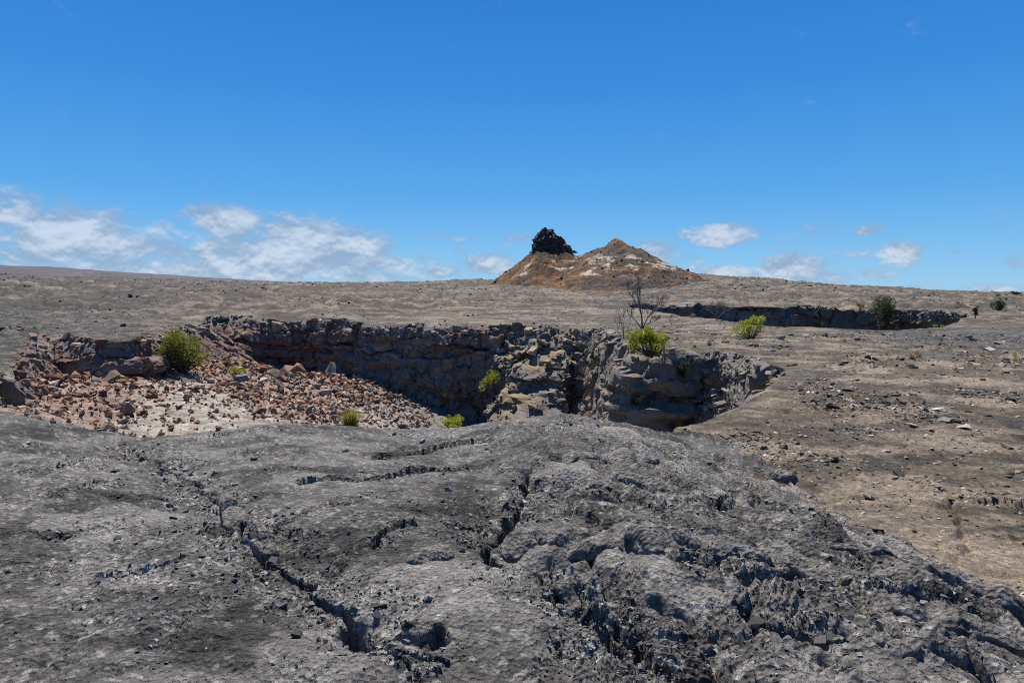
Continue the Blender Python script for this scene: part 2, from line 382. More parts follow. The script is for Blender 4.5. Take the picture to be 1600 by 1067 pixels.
sk_u = np.array([-900, -400, 0, 200, 460, 600, 740, 800, 1075, 1150, 1300, 1400, 1500, 1600, 2000, 2600.])
sk_v = np.array([425, 427, 431, 438, 444, 443, 439, 440, 429, 434, 445, 451, 456.5, 458, 460, 460.])
def skyz(x, y, D):
    a = np.arctan2(x, np.maximum(y, 1e-3)); u = CU + F*np.tan(np.clip(a, -1.1, 1.1))
    return EYE + (457 - np.interp(u, sk_u, sk_v))/F*D*np.cos(np.clip(a, -1.1, 1.1))
def zg_base(x, y):
    """the plain: level round the pit, rising gently to the skyline crest about 330 m off, falling away behind it"""
    r = np.hypot(x, y); D = 330.
    zs = np.where(y > 0, skyz(x, y, D), 3.0)
    t = sstep(50, D, r)*.55 + .45*np.clip((r - 50)/(D - 50), 0, 1)
    z = PLAIN + (zs - PLAIN)*t
    return z - np.maximum(r - D, 0)*.02*(r < 1500) - np.where(r >= 1500, 23.4, 0)
def zg(x, y, detail=True):
    x = np.asarray(x, float); y = np.asarray(y, float); r = np.hypot(x, y); z = zg_base(x, y)
    farm = sstep(45, 120, r); leftm = sstep(-2, -40, x - .15*y + 0)
    z = z + .10*fbm(x/9, y/9, 3, 11)*sstep(6, 20, r) + farm*(.55*fbm(x/32, y/32, 3, 21) )
    if detail:
        hum = ridged(x/7.5 + .3*fbm(x/4, y/4, 2, 5), y/7.5, 4, 31)
        z = z + (hum - .55)*(.12 + 1.0*farm + .8*leftm*sstep(18, 40, r))*sstep(12, 40, r)
        z = z + farm*.55*ridged(x/2.6, y/4.5, 3, 35)*sstep(-.1, .3, fbm(x/25, y/14, 3, 36)) - 2.0*np.exp(-((x - 34)/26)**2 - ((y - 178)/28)**2)
        z = z + .05*fbm(x/1.1, y/1.1, 4, 41)*(1 + 1.5*farm)
        near = 1 - sstep(40, 75, r)
        m = near > .01
        if np.any(m):
            X = x[m]; Y = y[m]
            wx = X + .25*fbm(X/.8, Y/.8, 2, 3); wy = Y + .25*fbm(X/.8, Y/.8, 2, 4)
            f1, f2, idh, dx, dy = voronoi(wx/1.7, wy/1.7, 6)
            rough = .18 + .82*sstep(-.05, .25, fbm(X/4.5, Y/4.5, 4, 51))
            p = .09*(rnd(idh) - .5)*rough + .05*((rnd(idh, 1) - .5)*dx + (rnd(idh, 2) - .5)*dy) - .07*np.clip(1 - (f2 - f1)/.06, 0, 1)*sstep(-.35, .0, fbm(X/3, Y/3, 2, 52))
            h, _, _ = cells(wx, wy, .30, 8); p = p + .060*h*np.clip(rough - .5, 0, 1) + .02*fbm(X/.25, Y/.25, 4, 53, .6)
            h, _, _ = cells(wx, wy, .11, 9); p = p + .026*h*np.clip(rough - .1, 0, 1)
            z[m] += p*near[m]
    return z
# second, farther pit
def hit_plain(u, v):
    d = ray(u, v); t = np.linspace(20, 300, 2800); x = d[0]*t; y = d[1]*t; z = EYE + d[2]*t
    k = np.argmax(z < zg_base(x, y)); return np.array([x[k], y[k]])
pit2_px = [(1035, 489), (1095, 497), (1150, 503), (1210, 511), (1300, 513), (1400, 516), (1465, 511), (1500, 502), (1512, 496), (1490, 490.5), (1450, 488),
           (1400, 485), (1340, 482.5), (1270, 480.5), (1200, 482), (1140, 481), (1080, 478), (1010, 478), (985, 481)]
PIT2 = Poly([hit_plain(u, v) for u, v in pit2_px], 3)

# young grey crust mound the camera stands on: right edge against the tan ground, lip over the pit
con_px = [(1060, 676), (1130, 700), (1180, 722), (1240, 752), (1300, 797), (1400, 851), (1500, 902), (1600, 948)]
con = np.array([at_z(u, v, PLAIN + .03)[:2] for u, v in con_px]); con = con[np.argsort(con[:, 1])]
con_y = np.r_[-40, 2.0, con[:, 1], 14, 20]; con_x = np.r_[7, 4.6, con[:, 0], 2.3, 1.5]
lip_u = np.array([-700, -200, 0, 100, 200, 270, 340, 430, 560, 640, 720, 800, 870, 960, 1060, 1200.])
lip_v = np.array([640, 640, 646, 663, 678, 677, 672, 662, 668, 669, 666, 659, 655, 664, 676, 690.])
def zc_base(x, y, sd=None):
    if sd is None: sd = PIT.sd(x, y)
    r = np.hypot(x, y)
    t = np.interp(y, con_y, con_x) + .12*fbm(x/1.5, y/1.5, 3, 61) - x
    k = np.clip(t/2.7, 0, 1)
    side = -.86*(1 - k)**1.75 + np.minimum(t, 0)*.9
    u = CU + F*x/np.maximum(y, 2.)
    zl = EYE - (np.interp(u, lip_u, lip_v) - 457)/F*np.minimum(10.15, 10.15)
    lipm = sstep(4.5, 10.2, y)*sstep(-30, -8, x)
    z = (zl*lipm + (1 - lipm)*(-.05))*np.clip(k*1.6, 0, 1)**.5 + side*np.where(y > 8, lerp(1, .75, sstep(8, 11, y)), 1)
    s = np.maximum(sd + .72, 0)
    z = z - .8*s*s
    back = np.maximum(np.maximum(r - 13, 0)*.12, 0)
    return z - np.where((sd < -1.5), np.minimum(back, 1.2), 0)
def crust_xy(u, v):
    d = ray(u, v); t = np.linspace(1.5, 16, 1500); x = d[0]*t; y = d[1]*t; z = EYE + d[2]*t
    b = zc_base(x, y); k = np.argmax(z < b)
    if not (z < b).any(): k = np.argmin(z - b)
    return np.array([x[k], y[k]])
def cpoly(*px): return np.array([crust_xy(u, v) for u, v in px])
# cracks: (polyline, half width, depth, wobble, bank height, step: how much the far side stands proud, valley: (half width, depth))
CRACKS = [
 (cpoly((178, 681), (215, 700), (250, 722), (300, 752), (335, 782), (352, 815), (385, 838), (418, 868), (455, 900), (500, 928), (545, 958), (585, 985), (640, 1000)), .032, .10, .07, .03, .03, (.30, .11)),
 (cpoly((462, 760), (500, 755), (553, 753), (580, 746), (640, 738), (700, 731), (748, 727)), .044, .12, .008, .0, .045, None),
 (cpoly((580, 716), (625, 710), (660, 704), (690, 695), (720, 691), (775, 694)), .066, .14, .010, .0, .055, None),
 (cpoly((822, 738), (828, 762), (815, 790), (800, 815), (780, 845), (770, 868), (785, 885), (820, 900), (860, 925), (895, 950), (925, 985), (960, 1010), (1000, 1040)), .05, .11, .06, .04, .0, (.22, .08)),
 (cpoly((585, 870), (600, 850), (630, 838), (655, 835)), .035, .06, .02, .02, .03, None),
 (cpoly((700, 835), (740, 828), (765, 826)), .035, .06, .02, .02, .03, None),
 (cpoly((545, 965), (570, 985), (610, 1000), (660, 1010), (700, 1000)), .055, .10, .05, .03, .03, (.16, .06)),
 (cpoly((10, 840), (80, 842), (160, 830), (230, 812)), .02, .015, .04, .01, .012, None),
 (cpoly((30, 748), (75, 742), (130, 727), (200, 722), (260, 716)), .03, .035, .03, .0, .02, None),
 (cpoly((0, 700), (60, 697), (120, 700), (175, 694)), .035, .035, .03, .0, .025, None),
 (cpoly((300, 690), (330, 682), (400, 676), (440, 668)), .04, .05, .03, .0, .03, None),
 (cpoly((60, 780), (150, 772), (240, 758), (300, 748)), .02, .02, .05, .01, .012, None),
 (cpoly((150, 900), (210, 893), (250, 886), (300, 870)), .02, .03, .04, .012, .02, None),
 (cpoly((870, 940), (930, 970), (985, 1000), (1020, 1040), (1060, 1066)), .03, .07, .05, .03, .02, (.12, .05)),
 (cpoly((1340, 905), (1390, 930), (1450, 955), (1500, 970), (1545, 990), (1600, 1025)), .06, .13, .02, .03, .04, (.14, .05)),
 (cpoly((1330, 880), (1400, 905), (1480, 935), (1600, 985)), .025, .04, .03, .02, .02, None),
 (cpoly((1050, 900), (1120, 915), (1190, 925), (1250, 915), (1320, 930)), .03, .05, .03, .02, .03, (.12, .05)),
 (cpoly((600, 1020), (640, 1050), (660, 1066)), .02, .04, .03, .0, .02, None),
 (cpoly((560, 1035), (620, 1030), (700, 1050)), .015, .04, .03, .0, .02, None),
 (cpoly((1100, 790), (1180, 800), (1240, 820), (1300, 850)), .03, .05, .05, .02, .03, None),
 (cpoly((1140, 960), (1200, 975), (1260, 1000), (1340, 1010)), .03, .06, .05, .03, .03, (.12, .05)),
]
# collapse hollows: (u, v, semi-axis across view m, along view m, depth)
HOLLOWS = [(955, 722, .42, .45, .12), (870, 765, .45, .36, .16), (985, 795, .36, .20, .22), (850, 885, .34, .10, .10), (905, 945, .22, .12, .12), (790, 870, .14, .20, .08), (1440, 948, .40, .08, .12), (575, 975, .16, .12, .08)]
HOLL = [(*crust_xy(u, v), a, b, d) for (u, v, a, b, d) in HOLLOWS]
# broad bulges: (u, v, a, b, height)
BULGE = [(820, 960, .55, .45, .07), (690, 880, .5, .7, .05), (1000, 860, .7, .5, .07), (1120, 820, .9, .6, .06), (560, 1040, .35, .25, .07), (1450, 1040, .35, .2, .08),
         (500, 820, 1.0, 1.0, .06), (150, 760, 1.4, 1.4, .06), (420, 835, .18, .22, .06), (365, 795, .2, .35, .06), (900, 700, 1.0, .8, .05)]
BUL = [(*crust_xy(u, v), a, b, d) for (u, v, a, b, d) in BULGE]

def crust_full(x, y, sd):
    z = zc_base(x, y, sd); R = np.zeros(x.shape); G = np.zeros(x.shape); B = np.zeros(x.shape)
    r = np.hypot(x, y)
    wx = x + .06*fbm(x/.35, y/.35, 3, 71); wy = y + .06*fbm(x/.35, y/.35, 3, 72)
    u = CU + F*x/np.maximum(y, 1.)
    big = fbm(x/2.3, y/2.3, 4, 81)
    rough = np.clip(.26 + .22*sstep(-.6, 1.6, x + .10*y - .3) + .30*fbm(x/1.1, y/1.1, 3, 82), .12, 1.15)
    z = z + .055*big + .03*fbm(x/.7, y/.7, 3, 83)
    for hx, hy, a, b_, d in BUL:
        z = z + d*np.exp(-((x - hx)/a)**2 - ((y - hy)/b_)**2)
    crackz = np.zeros(x.shape)
    for pts, w, dep, wob, bank, stp, val in CRACKS:
        lo = pts.min(0) - 1; hi = pts.max(0) + 1
        m = (x > lo[0]) & (x < hi[0]) & (y > lo[1]) & (y < hi[1])
        X = x[m] + wob*1.2*fbm(x[m]/.30, y[m]/.30, 2, 91); Y = y[m] + wob*1.8*fbm(x[m]/.30, y[m]/.30, 2, 92)
        d, par, side = polydist(X, Y, pts)
        if pts[-1][0] < pts[0][0]: side = -side
        ends = sstep(0, .06, par)*sstep(1, .94, par); wv = w*(.35 + 1.1*np.clip(.45 + 1.1*fbm(X/.45, Y/.45, 3, 93), 0, 1.3)) if wob > .012 else w*(.6 + .8*np.clip(.5 + fbm(X/.9, Y/.9, 2, 93), 0, 1))
        cut = np.clip(1 - d/(wv + 1e-4), 0, 1)
        dz = -dep*sstep(0, .40, cut) + bank*np.exp(-((d - w*1.7)/(w*1.5))**2)*(d > wv*.6)
        dz = dz + stp*np.exp(-d/.35)*(side > 0)*(.5 + .8*np.clip(.5 + fbm(X/.7, Y/.7, 2, 96), 0, 1))
        if val: dz = dz - val[1]*np.exp(-(d/val[0])**2)
        z[m] += ends*dz
        crackz[m] = np.maximum(crackz[m], ends*np.exp(-(d/((val[0] if val else .05)*1.1 + .03))**2))
        if w > .045: B[m] = np.maximum(B[m], .55*sstep(.55, .95, cut)*sstep(.05, .4, fbm(X/.35, Y/.35, 2, 94)))
    holl = np.zeros(x.shape)
    for hx, hy, a, b_, d in HOLL:
        q = np.sqrt(((wx - hx)/a)**2 + ((wy - hy)/b_)**2) + .22*fbm(x/.3, y/.3, 2, 95)
        k = sstep(1.25, .15, q); z = z - d*1.0*k; holl = np.maximum(holl, k)
    # clast relief in three sizes, rougher beside cracks and on the right
    deb = sstep(-.16, .16, fbm(x/1.3 + 4, y/1.0, 5, 130, .6) + .02*sstep(-.5, 2, x + .1*y - .3) + .25*crackz - .03)
    rg = np.clip((rough + .5*crackz)*(.30 + .80*deb), 0, 1.5)
    lm0 = sstep(-.25, .75, x + .07*y - .25)*sstep(11, 9, y)
    rz = rg*(1 - .45*lm0)*(1 - .8*np.clip(holl*1.4, 0, 1)*(holl < .98))*(1 - .45*crackz)
    h1, c1, e1 = cells(wx, wy, .21, 101); h2, c2, e2 = cells(wx + .02, wy, .085, 102); h3, c3, e3 = cells(wx, wy, .036, 103, .9)
    patch = sstep(-.05, .35, fbm(x/.6, y/.6, 3, 104))
    z = z + rz*(.062*h1*(patch*.8 + .2) + .040*h2*(.35 + .65*patch) + .018*h3)
    z = z + .011*fbm(x/.09, y/.09, 4, 105, .6)*(.6 + .5*rg)
    # ropy folds on the right-hand toes and along the banks
    ph = fbm(x/.55, y/.55, 2, 111); dirx = .5*x + .85*y
    rope = 0*np.sin((dirx*34 + 5.5*ph*2 + .8*fbm(x/.12, y/.12, 2, 112)*2))
    lm = sstep(-.25, .75, x + .07*y - .25 + .25*fbm(x/.9, y/.9, 2, 140))*sstep(11, 9, y)
    ca, sa = .36, .93; fx = x*sa + y*ca; fy = -x*ca + y*sa                       # fy runs up the flow
    lwx = fx + .14*fbm(x/.45, y/.45, 3, 141); lwy = fy + .22*fbm(x/.45, y/.45, 3, 142)
    lobe = np.zeros(x.shape); seam = np.zeros(x.shape); ropes = np.zeros(x.shape); lid = np.zeros(x.shape)
    for (sw, sl, amp, sdv, ra) in ((.62, 1.25, .14, 143, .012), (.27, .55, .045, 147, .006)):
        f1, f2, idl, ldx, ldy = voronoi(lwx/sw, lwy/sl, sdv)
        dome = 1 - np.clip(f1/.75, 0, 1)**2; sm_ = np.clip(1 - (f2 - f1)/.13, 0, 1)
        hgt_ = .55 + .9*rnd(idl); lobe = lobe + amp*(dome*hgt_ - .42*sm_); seam = np.maximum(seam, sm_*(amp > .1))
        ang = (rnd(idl, 7) - .5)*1.6; rx = ldx*sw*np.cos(ang) - ldy*sl*np.sin(ang); ry = ldx*sw*np.sin(ang) + ldy*sl*np.cos(ang)
        ropes = ropes + ra*(rnd(idl, 8) > .3)*np.sin((ry + 1.1*rx*rx/sw + .02*fbm(x/.1, y/.1, 2, 148))*2*np.pi/((.050 + .035*rnd(idl, 9))*np.clip(r/3, 1, 4)))*np.clip(dome*1.6, 0, 1)
        lid = lid + .5*rnd(idl, 4)
    z = z + lm*(lobe - .05 + ropes*(.4 + .9*sstep(-.2, .2, fbm(x/.5, y/.5, 2, 149))))
    flank = sstep(.6, 2.4, x + .02*y)
    st = fbm(x/.11 + .5*fbm(x/.5, y/.5, 2, 118), y/1.1, 4, 119); st2 = ridged((x + .1*y)/.33 + .6*fbm(x/.8, y/.8, 2, 125), y/1.6, 2, 126)
    z = z + flank*(.014*st + .025*(st2 - .6))
    rmask = sstep(.05, .4, fbm(x/.8 + 9, y/.8, 3, 113))*sstep(.3, 1.8, x + .05*y)
    z = z + .009*rope*rmask
    # plate banding on the left shelf
    band = fbm((x*.35 + y)/.30, (x - .35*y)/2.2, 3, 114)
    z = z + .028*band*sstep(.5, -2, x)
    f1, f2, idp, pdx, pdy = voronoi((wx + .8*fbm(x/1.5, y/1.5, 2, 116))/1.9, (wy + .3*x)/1.15, 117)
    plate = sstep(1, -1.5, x)
    z = z + plate*(.022*(rnd(idp) - .5) + .05*((rnd(idp, 1) - .5)*pdx + (rnd(idp, 2) - .5)*pdy) - .014*np.clip(1 - (f2 - f1)/.05, 0, 1))
    # colour: pale glassy plates, dark spatter
    R = sstep(.65, .95, c1)*.45*patch*rg + sstep(.78, .97, c2)*.75*rg + sstep(.84, .98, c3)*.6
    R = R + .30*sstep(.1, .5, fbm((x*.35 + y)/.6, (x - .35*y)/2.6, 4, 121))*sstep(.5, -2.5, x) + .20*crackz*sstep(-.1, .3, fbm(x/.3, y/.3, 3, 122)) + .18*rmask + .30*flank*sstep(.1, .5, st)*sstep(-.2, .3, fbm(x/.6, y/1.2, 3, 127)) + .10*(1 - deb)
    R = R + .26*sstep(.05, .45, fbm(x/1.7, y/1.1, 5, 123, .6)) + .20*plate*sstep(.55, .9, rnd(idp, 4))
    G = .85*sstep(.02, .32, fbm(x/1.0 + 3, y/.8, 5, 124, .6)) + .5*sstep(.35, .0, c2)*rg
    R = R + lm*(.34*sstep(.35, .75, lid) - .0*seam); G = G*(1 - .5*lm)
    G = G*(1 - .6*np.clip(R, 0, 1)) 
    return z, np.c_[np.clip(np.stack([R, G, B], -1), 0, .9), deb], rg*(.15 + deb), np.maximum(holl, crackz)

def az_cols(dense, half, coarse):
    a = np.linspace(-half, half, dense); b = np.linspace(half, 360 - half, coarse + 2)[1:-1]
    return np.radians(np.r_[a, b])
# ------------------------------------------------------------------ lava crust (foreground)
def build_crust():
    AZ = az_cols(880, 42, 64)
    rr = np.r_[np.linspace(.5, 1.9, 8)[:-1], 1/np.linspace(1/1.9, 1/12.6, 540), np.linspace(12.8, 20, 20)]
    A, Rr = np.meshgrid(AZ, rr); x = (Rr*np.sin(A)).ravel(); y = (Rr*np.cos(A)).ravel()
    sd = PIT.sd(x, y); z, mask, rg, holl = crust_full(x, y, sd); g = zg_base(x, y)
    V = np.c_[x, y, z]; Q = grid_quads(len(rr), len(AZ), True)
    ok = (sd < 1.6) & (z > g - .35)
    keep = ok[Q].all(1)
    V2, Q2, at = compact(V, Q[:, ::-1], keep, {'mask': mask})
    o = ob('lava_crust', mesh_np('lava_crust', V2, Q2, None, M_CRUST, True, at)); tag(o, 'grey young pahoehoe lava crust in the foreground, cracked and ropy', None, None, 'structure')
    vis = (sd < -.3) & (z > g + .03) & (np.abs(A.ravel()) < math.radians(44)) & (Rr.ravel() < 12.5)
    return o, V[vis], rg[vis], holl[vis]
CRUST, CV_, CRG, CHOL = build_crust()

# ------------------------------------------------------------------ plain (ground)
SAND = [cpoly((1480, 875), (1530, 890), (1590, 918), (1650, 945))]
def ground_mask(x, y):
    r = np.hypot(x, y)
    wob = 3*fbm(x/8, y/8, 3, 131)
    left = sstep(0, -6, x + .45*np.maximum(y - 12, 0)*(y > 0) + 6 + wob)           # young flow left of the pit
    behind = sstep(2, -3, y)*sstep(9, 5, x + wob*.3)
    strip = sstep(24, 34, y)*sstep(17, 23, x + wob)*sstep(56, 48, y)*.9
    greyfar = (.3 + .3*sstep(0, -40, x))*sstep(-.05, .35, fbm(x/28, y/11, 4, 132))*sstep(40, 60, r)
    R = np.maximum.reduce([left, behind, strip, greyfar, .55*sstep(.0, .4, fbm(x/5, y/3.5, 4, 133))*sstep(10, 18, r)])
    h1, c1, _ = cells(x, y, .55, 134)
    pale = sstep(.05, .24, fbm(x/3.2, y/2.0, 6, 135, .6))
    G = .75*pale*(1 - R) + .25*sstep(.8, 1, c1)
    farp = sstep(.04, .28, fbm(x/20 + 5, y/6, 6, 136, .65))*sstep(42, 70, r)*.6
    G = np.maximum(G, farp)
    d, _, _ = polydist(x, y, np.array([(4.1, 6.6), (4.5, 6.1), (4.9, 5.4), (5.3, 4.6)]))
    G = np.maximum(G, 1.05*sstep(.75, .40, d + .2*fbm(x/.4, y/.4, 3, 137)))
    for a, b, w in (((1195, 532), (1300, 537), .5), ((1215, 563), (1285, 565), .4), ((1290, 575), (1480, 570), .35), ((1480, 588), (1600, 600), .35)):
        p, q = zplain(*a), zplain(*b); d, _, _ = polydist(x, y, np.array([p, q]))
        G = np.maximum(G, .9*sstep(w, w*.3, d + .4*fbm(x/1.5, y/1.5, 3, 138)))
    B = .7*sstep(.12, .45, fbm(x/2.2 + 4, y/1.6, 5, 139, .6)) + .5*sstep(.2, 0, c1)
    clink = sstep(.0, .24, fbm(x/14, y/5, 6, 140, .68))*sstep(45, 75, r)*.85
    leftdark = .8*sstep(-8, -45, x)*sstep(58, 85, y)
    B = np.maximum(B, (.22 + .45*sstep(-.15, .2, fbm(x/9 + 2, y/3.5, 5, 142, .65)))*sstep(62, 110, r))
    B = np.maximum(B*(1 - .7*G), np.maximum(clink, leftdark*sstep(-.2, .3, fbm(x/15, y/7, 4, 141))))
    return np.clip(np.stack([R, G, B], -1), 0, .92)
def build_ground():
    AZ = az_cols(760, 43, 64)
    rr = np.r_[.5, 2, 3, 1/np.linspace(1/4.2, 1/40, 290), np.geomspace(40.5, 420, 235), np.geomspace(440, 9000, 22)]
    A, Rr = np.meshgrid(AZ, rr); x = (Rr*np.sin(A)).ravel(); y = (Rr*np.cos(A)).ravel()
    z = zg(x, y); sd = PIT.sd(x, y); sd2 = PIT2.sd(x, y)
    Q = grid_quads(len(rr), len(AZ), True)
    dead = (sd > -.55) | (sd2 > -.9) | ((zc_base(x, y, sd) > z + .7) & (np.hypot(x, y) < 10) & (y < 9))
    keep = ~dead[Q].any(1)
    V2, Q2, at = compact(np.c_[x, y, z], Q[:, ::-1], keep, {'mask': ground_mask(x, y)})
    o = ob('ground', mesh_np('ground', V2, Q2, None, M_GROUND, True, at)); tag(o, 'tan weathered lava plain stretching to the horizon', None, None, 'structure')
    return o, V2
GROUND, GV = build_ground()

# ------------------------------------------------------------------ talus / crater floor
talus_cp = [(285, 577, 38), (700, 660, 46), (450, 668, 25), (200, 672, 22), (0, 645, 17.5), (100, 612, 27), (545, 662, 33), (335, 522, 55), (300, 556, 43),
            (150, 592, 32), (385, 556, 55), (430, 580, 55.5), (490, 584, 55.5), (560, 590, 53), (640, 630, 49), (350, 625, 29), (60, 600, 27), (200, 590, 34), (240, 582, 36), (370, 580, 42), (450, 620, 40), (600, 650, 40)]
tp = [at_y(*c) for c in talus_cp] + [np.array(p) for p in [(2, 30, -10.), (8, 25, -11.), (6, 40, -10), (0, 46, -9), (-2, 20, -7), (4, 14, -9), (-6, 14, -5), (12, 20, -10), (-12, 15, -2.6), (-24, 30, -2.4), (-27, 45, -2.6), (-10, 54, -5.2), (3, 54, -8)]]
tp = np.array(tp)
def _tps(P):
    n = len(P); d = np.hypot(P[:, None, 0] - P[None, :, 0], P[:, None, 1] - P[None, :, 1])
    K = np.where(d > 0, d*d*np.log(d + 1e-9), 0) + np.eye(n)*.08; T = np.c_[np.ones(n), P[:, :2]]
    A = np.block([[K, T], [T.T, np.zeros((3, 3))]]); s = np.linalg.solve(A, np.r_[P[:, 2], 0, 0, 0]); return s
_tw = _tps(tp)
def zt_base(x, y):
    x = np.asarray(x, float); y = np.asarray(y, float)
    z = _tw[-3] + _tw[-2]*x + _tw[-1]*y
    for i in range(len(tp)):
        d = np.hypot(x - tp[i, 0], y - tp[i, 1]); z = z + _tw[i]*np.where(d > 0, d*d*np.log(d + 1e-9), 0)
    return z
def sandy(x, y):
    """1 on the bare pale scree chute, 0 in the rubble"""
    a, b, c = at_y(285, 585, 37)[:2], at_y(300, 630, 28)[:2], at_y(330, 668, 22.5)[:2]
    d, par, _ = polydist(x, y, np.array([a, b, c])); w = lerp(1.0, 3.4, par)
    s1 = sstep(w*1.15, w*.6, d + 1.0*fbm(x/1.6, y/1.6, 3, 151))
    d2, par2, _ = polydist(x, y, np.array([at_y(580, 625, 42)[:2], at_y(620, 665, 34)[:2]]))
    return np.maximum(s1, .7*sstep(2.6, 1.2, d2 + fbm(x/1.6, y/1.6, 3, 152)))
def zt(x, y):
    s = sandy(x, y)
    h, _, _ = cells(x + .2*fbm(x, y, 2, 153), y, .9, 154); h2, _, _ = cells(x, y, .38, 155)
    return zt_base(x, y) + (.16*h + .10*h2)*(1 - .85*s) + .15*fbm(x/3, y/3, 3, 156) + .03*fbm(x/.4, y/.4, 3, 157) - .10*s*ridged((x + .3*y)/1.1, (y - x*.3)/7, 2, 158)
def mat_talus():
    m, nt, b = new_mat('talus_scree'); P = ncoord(nt); R, G, B, _ = nattr(nt, 'mask')
    n2 = nnoise(nt, 2.2, 9, .72, .3, P); n3 = nnoise(nt, 15, 6, .7, 0, P); n1 = nnoise(nt, .3, 5, .6, .2, P)
    c = nramp(nt, n2, [(.36, (.09, .062, .045)), (.46, (.18, .130, .094)), (.56, (.27, .20, .145)), (.68, (.40, .32, .24))])
    red = nramp(nt, n2, [(.36, (.085, .045, .033)), (.5, (.19, .105, .072)), (.66, (.30, .19, .125))])
    c = nmix(nt, R, c, red)
    sand = nramp(nt, n2, [(.38, (.11, .092, .072)), (.48, (.21, .182, .148)), (.56, (.29, .258, .215)), (.66, (.40, .36, .305))])
    c = nmix(nt, G, c, sand)
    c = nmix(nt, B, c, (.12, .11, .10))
    sp = nramp(nt, n3, [(.32, (.6, .6, .6)), (.55, (1, 1, 1)), (.75, (1.3, 1.3, 1.3))]); c = nmix(nt, .7, c, sp, 'MULTIPLY')
    nt.links.new(c, b.inputs['Base Color']); q = nbump(nt, b, n2, .6, .08); nbump(nt, b, n3, .7, .02, q); return m
def build_talus():
    xs = np.linspace(-34, 15, 350); ys = 1/np.linspace(1/10.5, 1/60, 350)
    X, Y = np.meshgrid(xs, ys); x = X.ravel(); y = Y.ravel(); sd = PIT.sd(x, y); z = zt(x, y)
    s = sandy(x, y); red = np.clip(.35 + .8*fbm(x/5, y/5, 3, 161) + .35*sstep(-14, -20, x) , 0, 1)*(1 - s)
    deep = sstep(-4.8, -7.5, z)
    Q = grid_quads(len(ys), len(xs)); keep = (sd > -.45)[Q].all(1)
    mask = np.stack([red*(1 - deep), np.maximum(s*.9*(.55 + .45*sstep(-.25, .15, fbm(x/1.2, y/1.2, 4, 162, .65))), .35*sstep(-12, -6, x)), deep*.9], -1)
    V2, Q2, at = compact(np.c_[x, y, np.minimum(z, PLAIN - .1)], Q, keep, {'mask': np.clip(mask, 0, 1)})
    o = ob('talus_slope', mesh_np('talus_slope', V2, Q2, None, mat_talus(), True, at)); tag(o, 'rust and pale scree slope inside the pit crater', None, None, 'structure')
    return o
TALUS = build_talus()

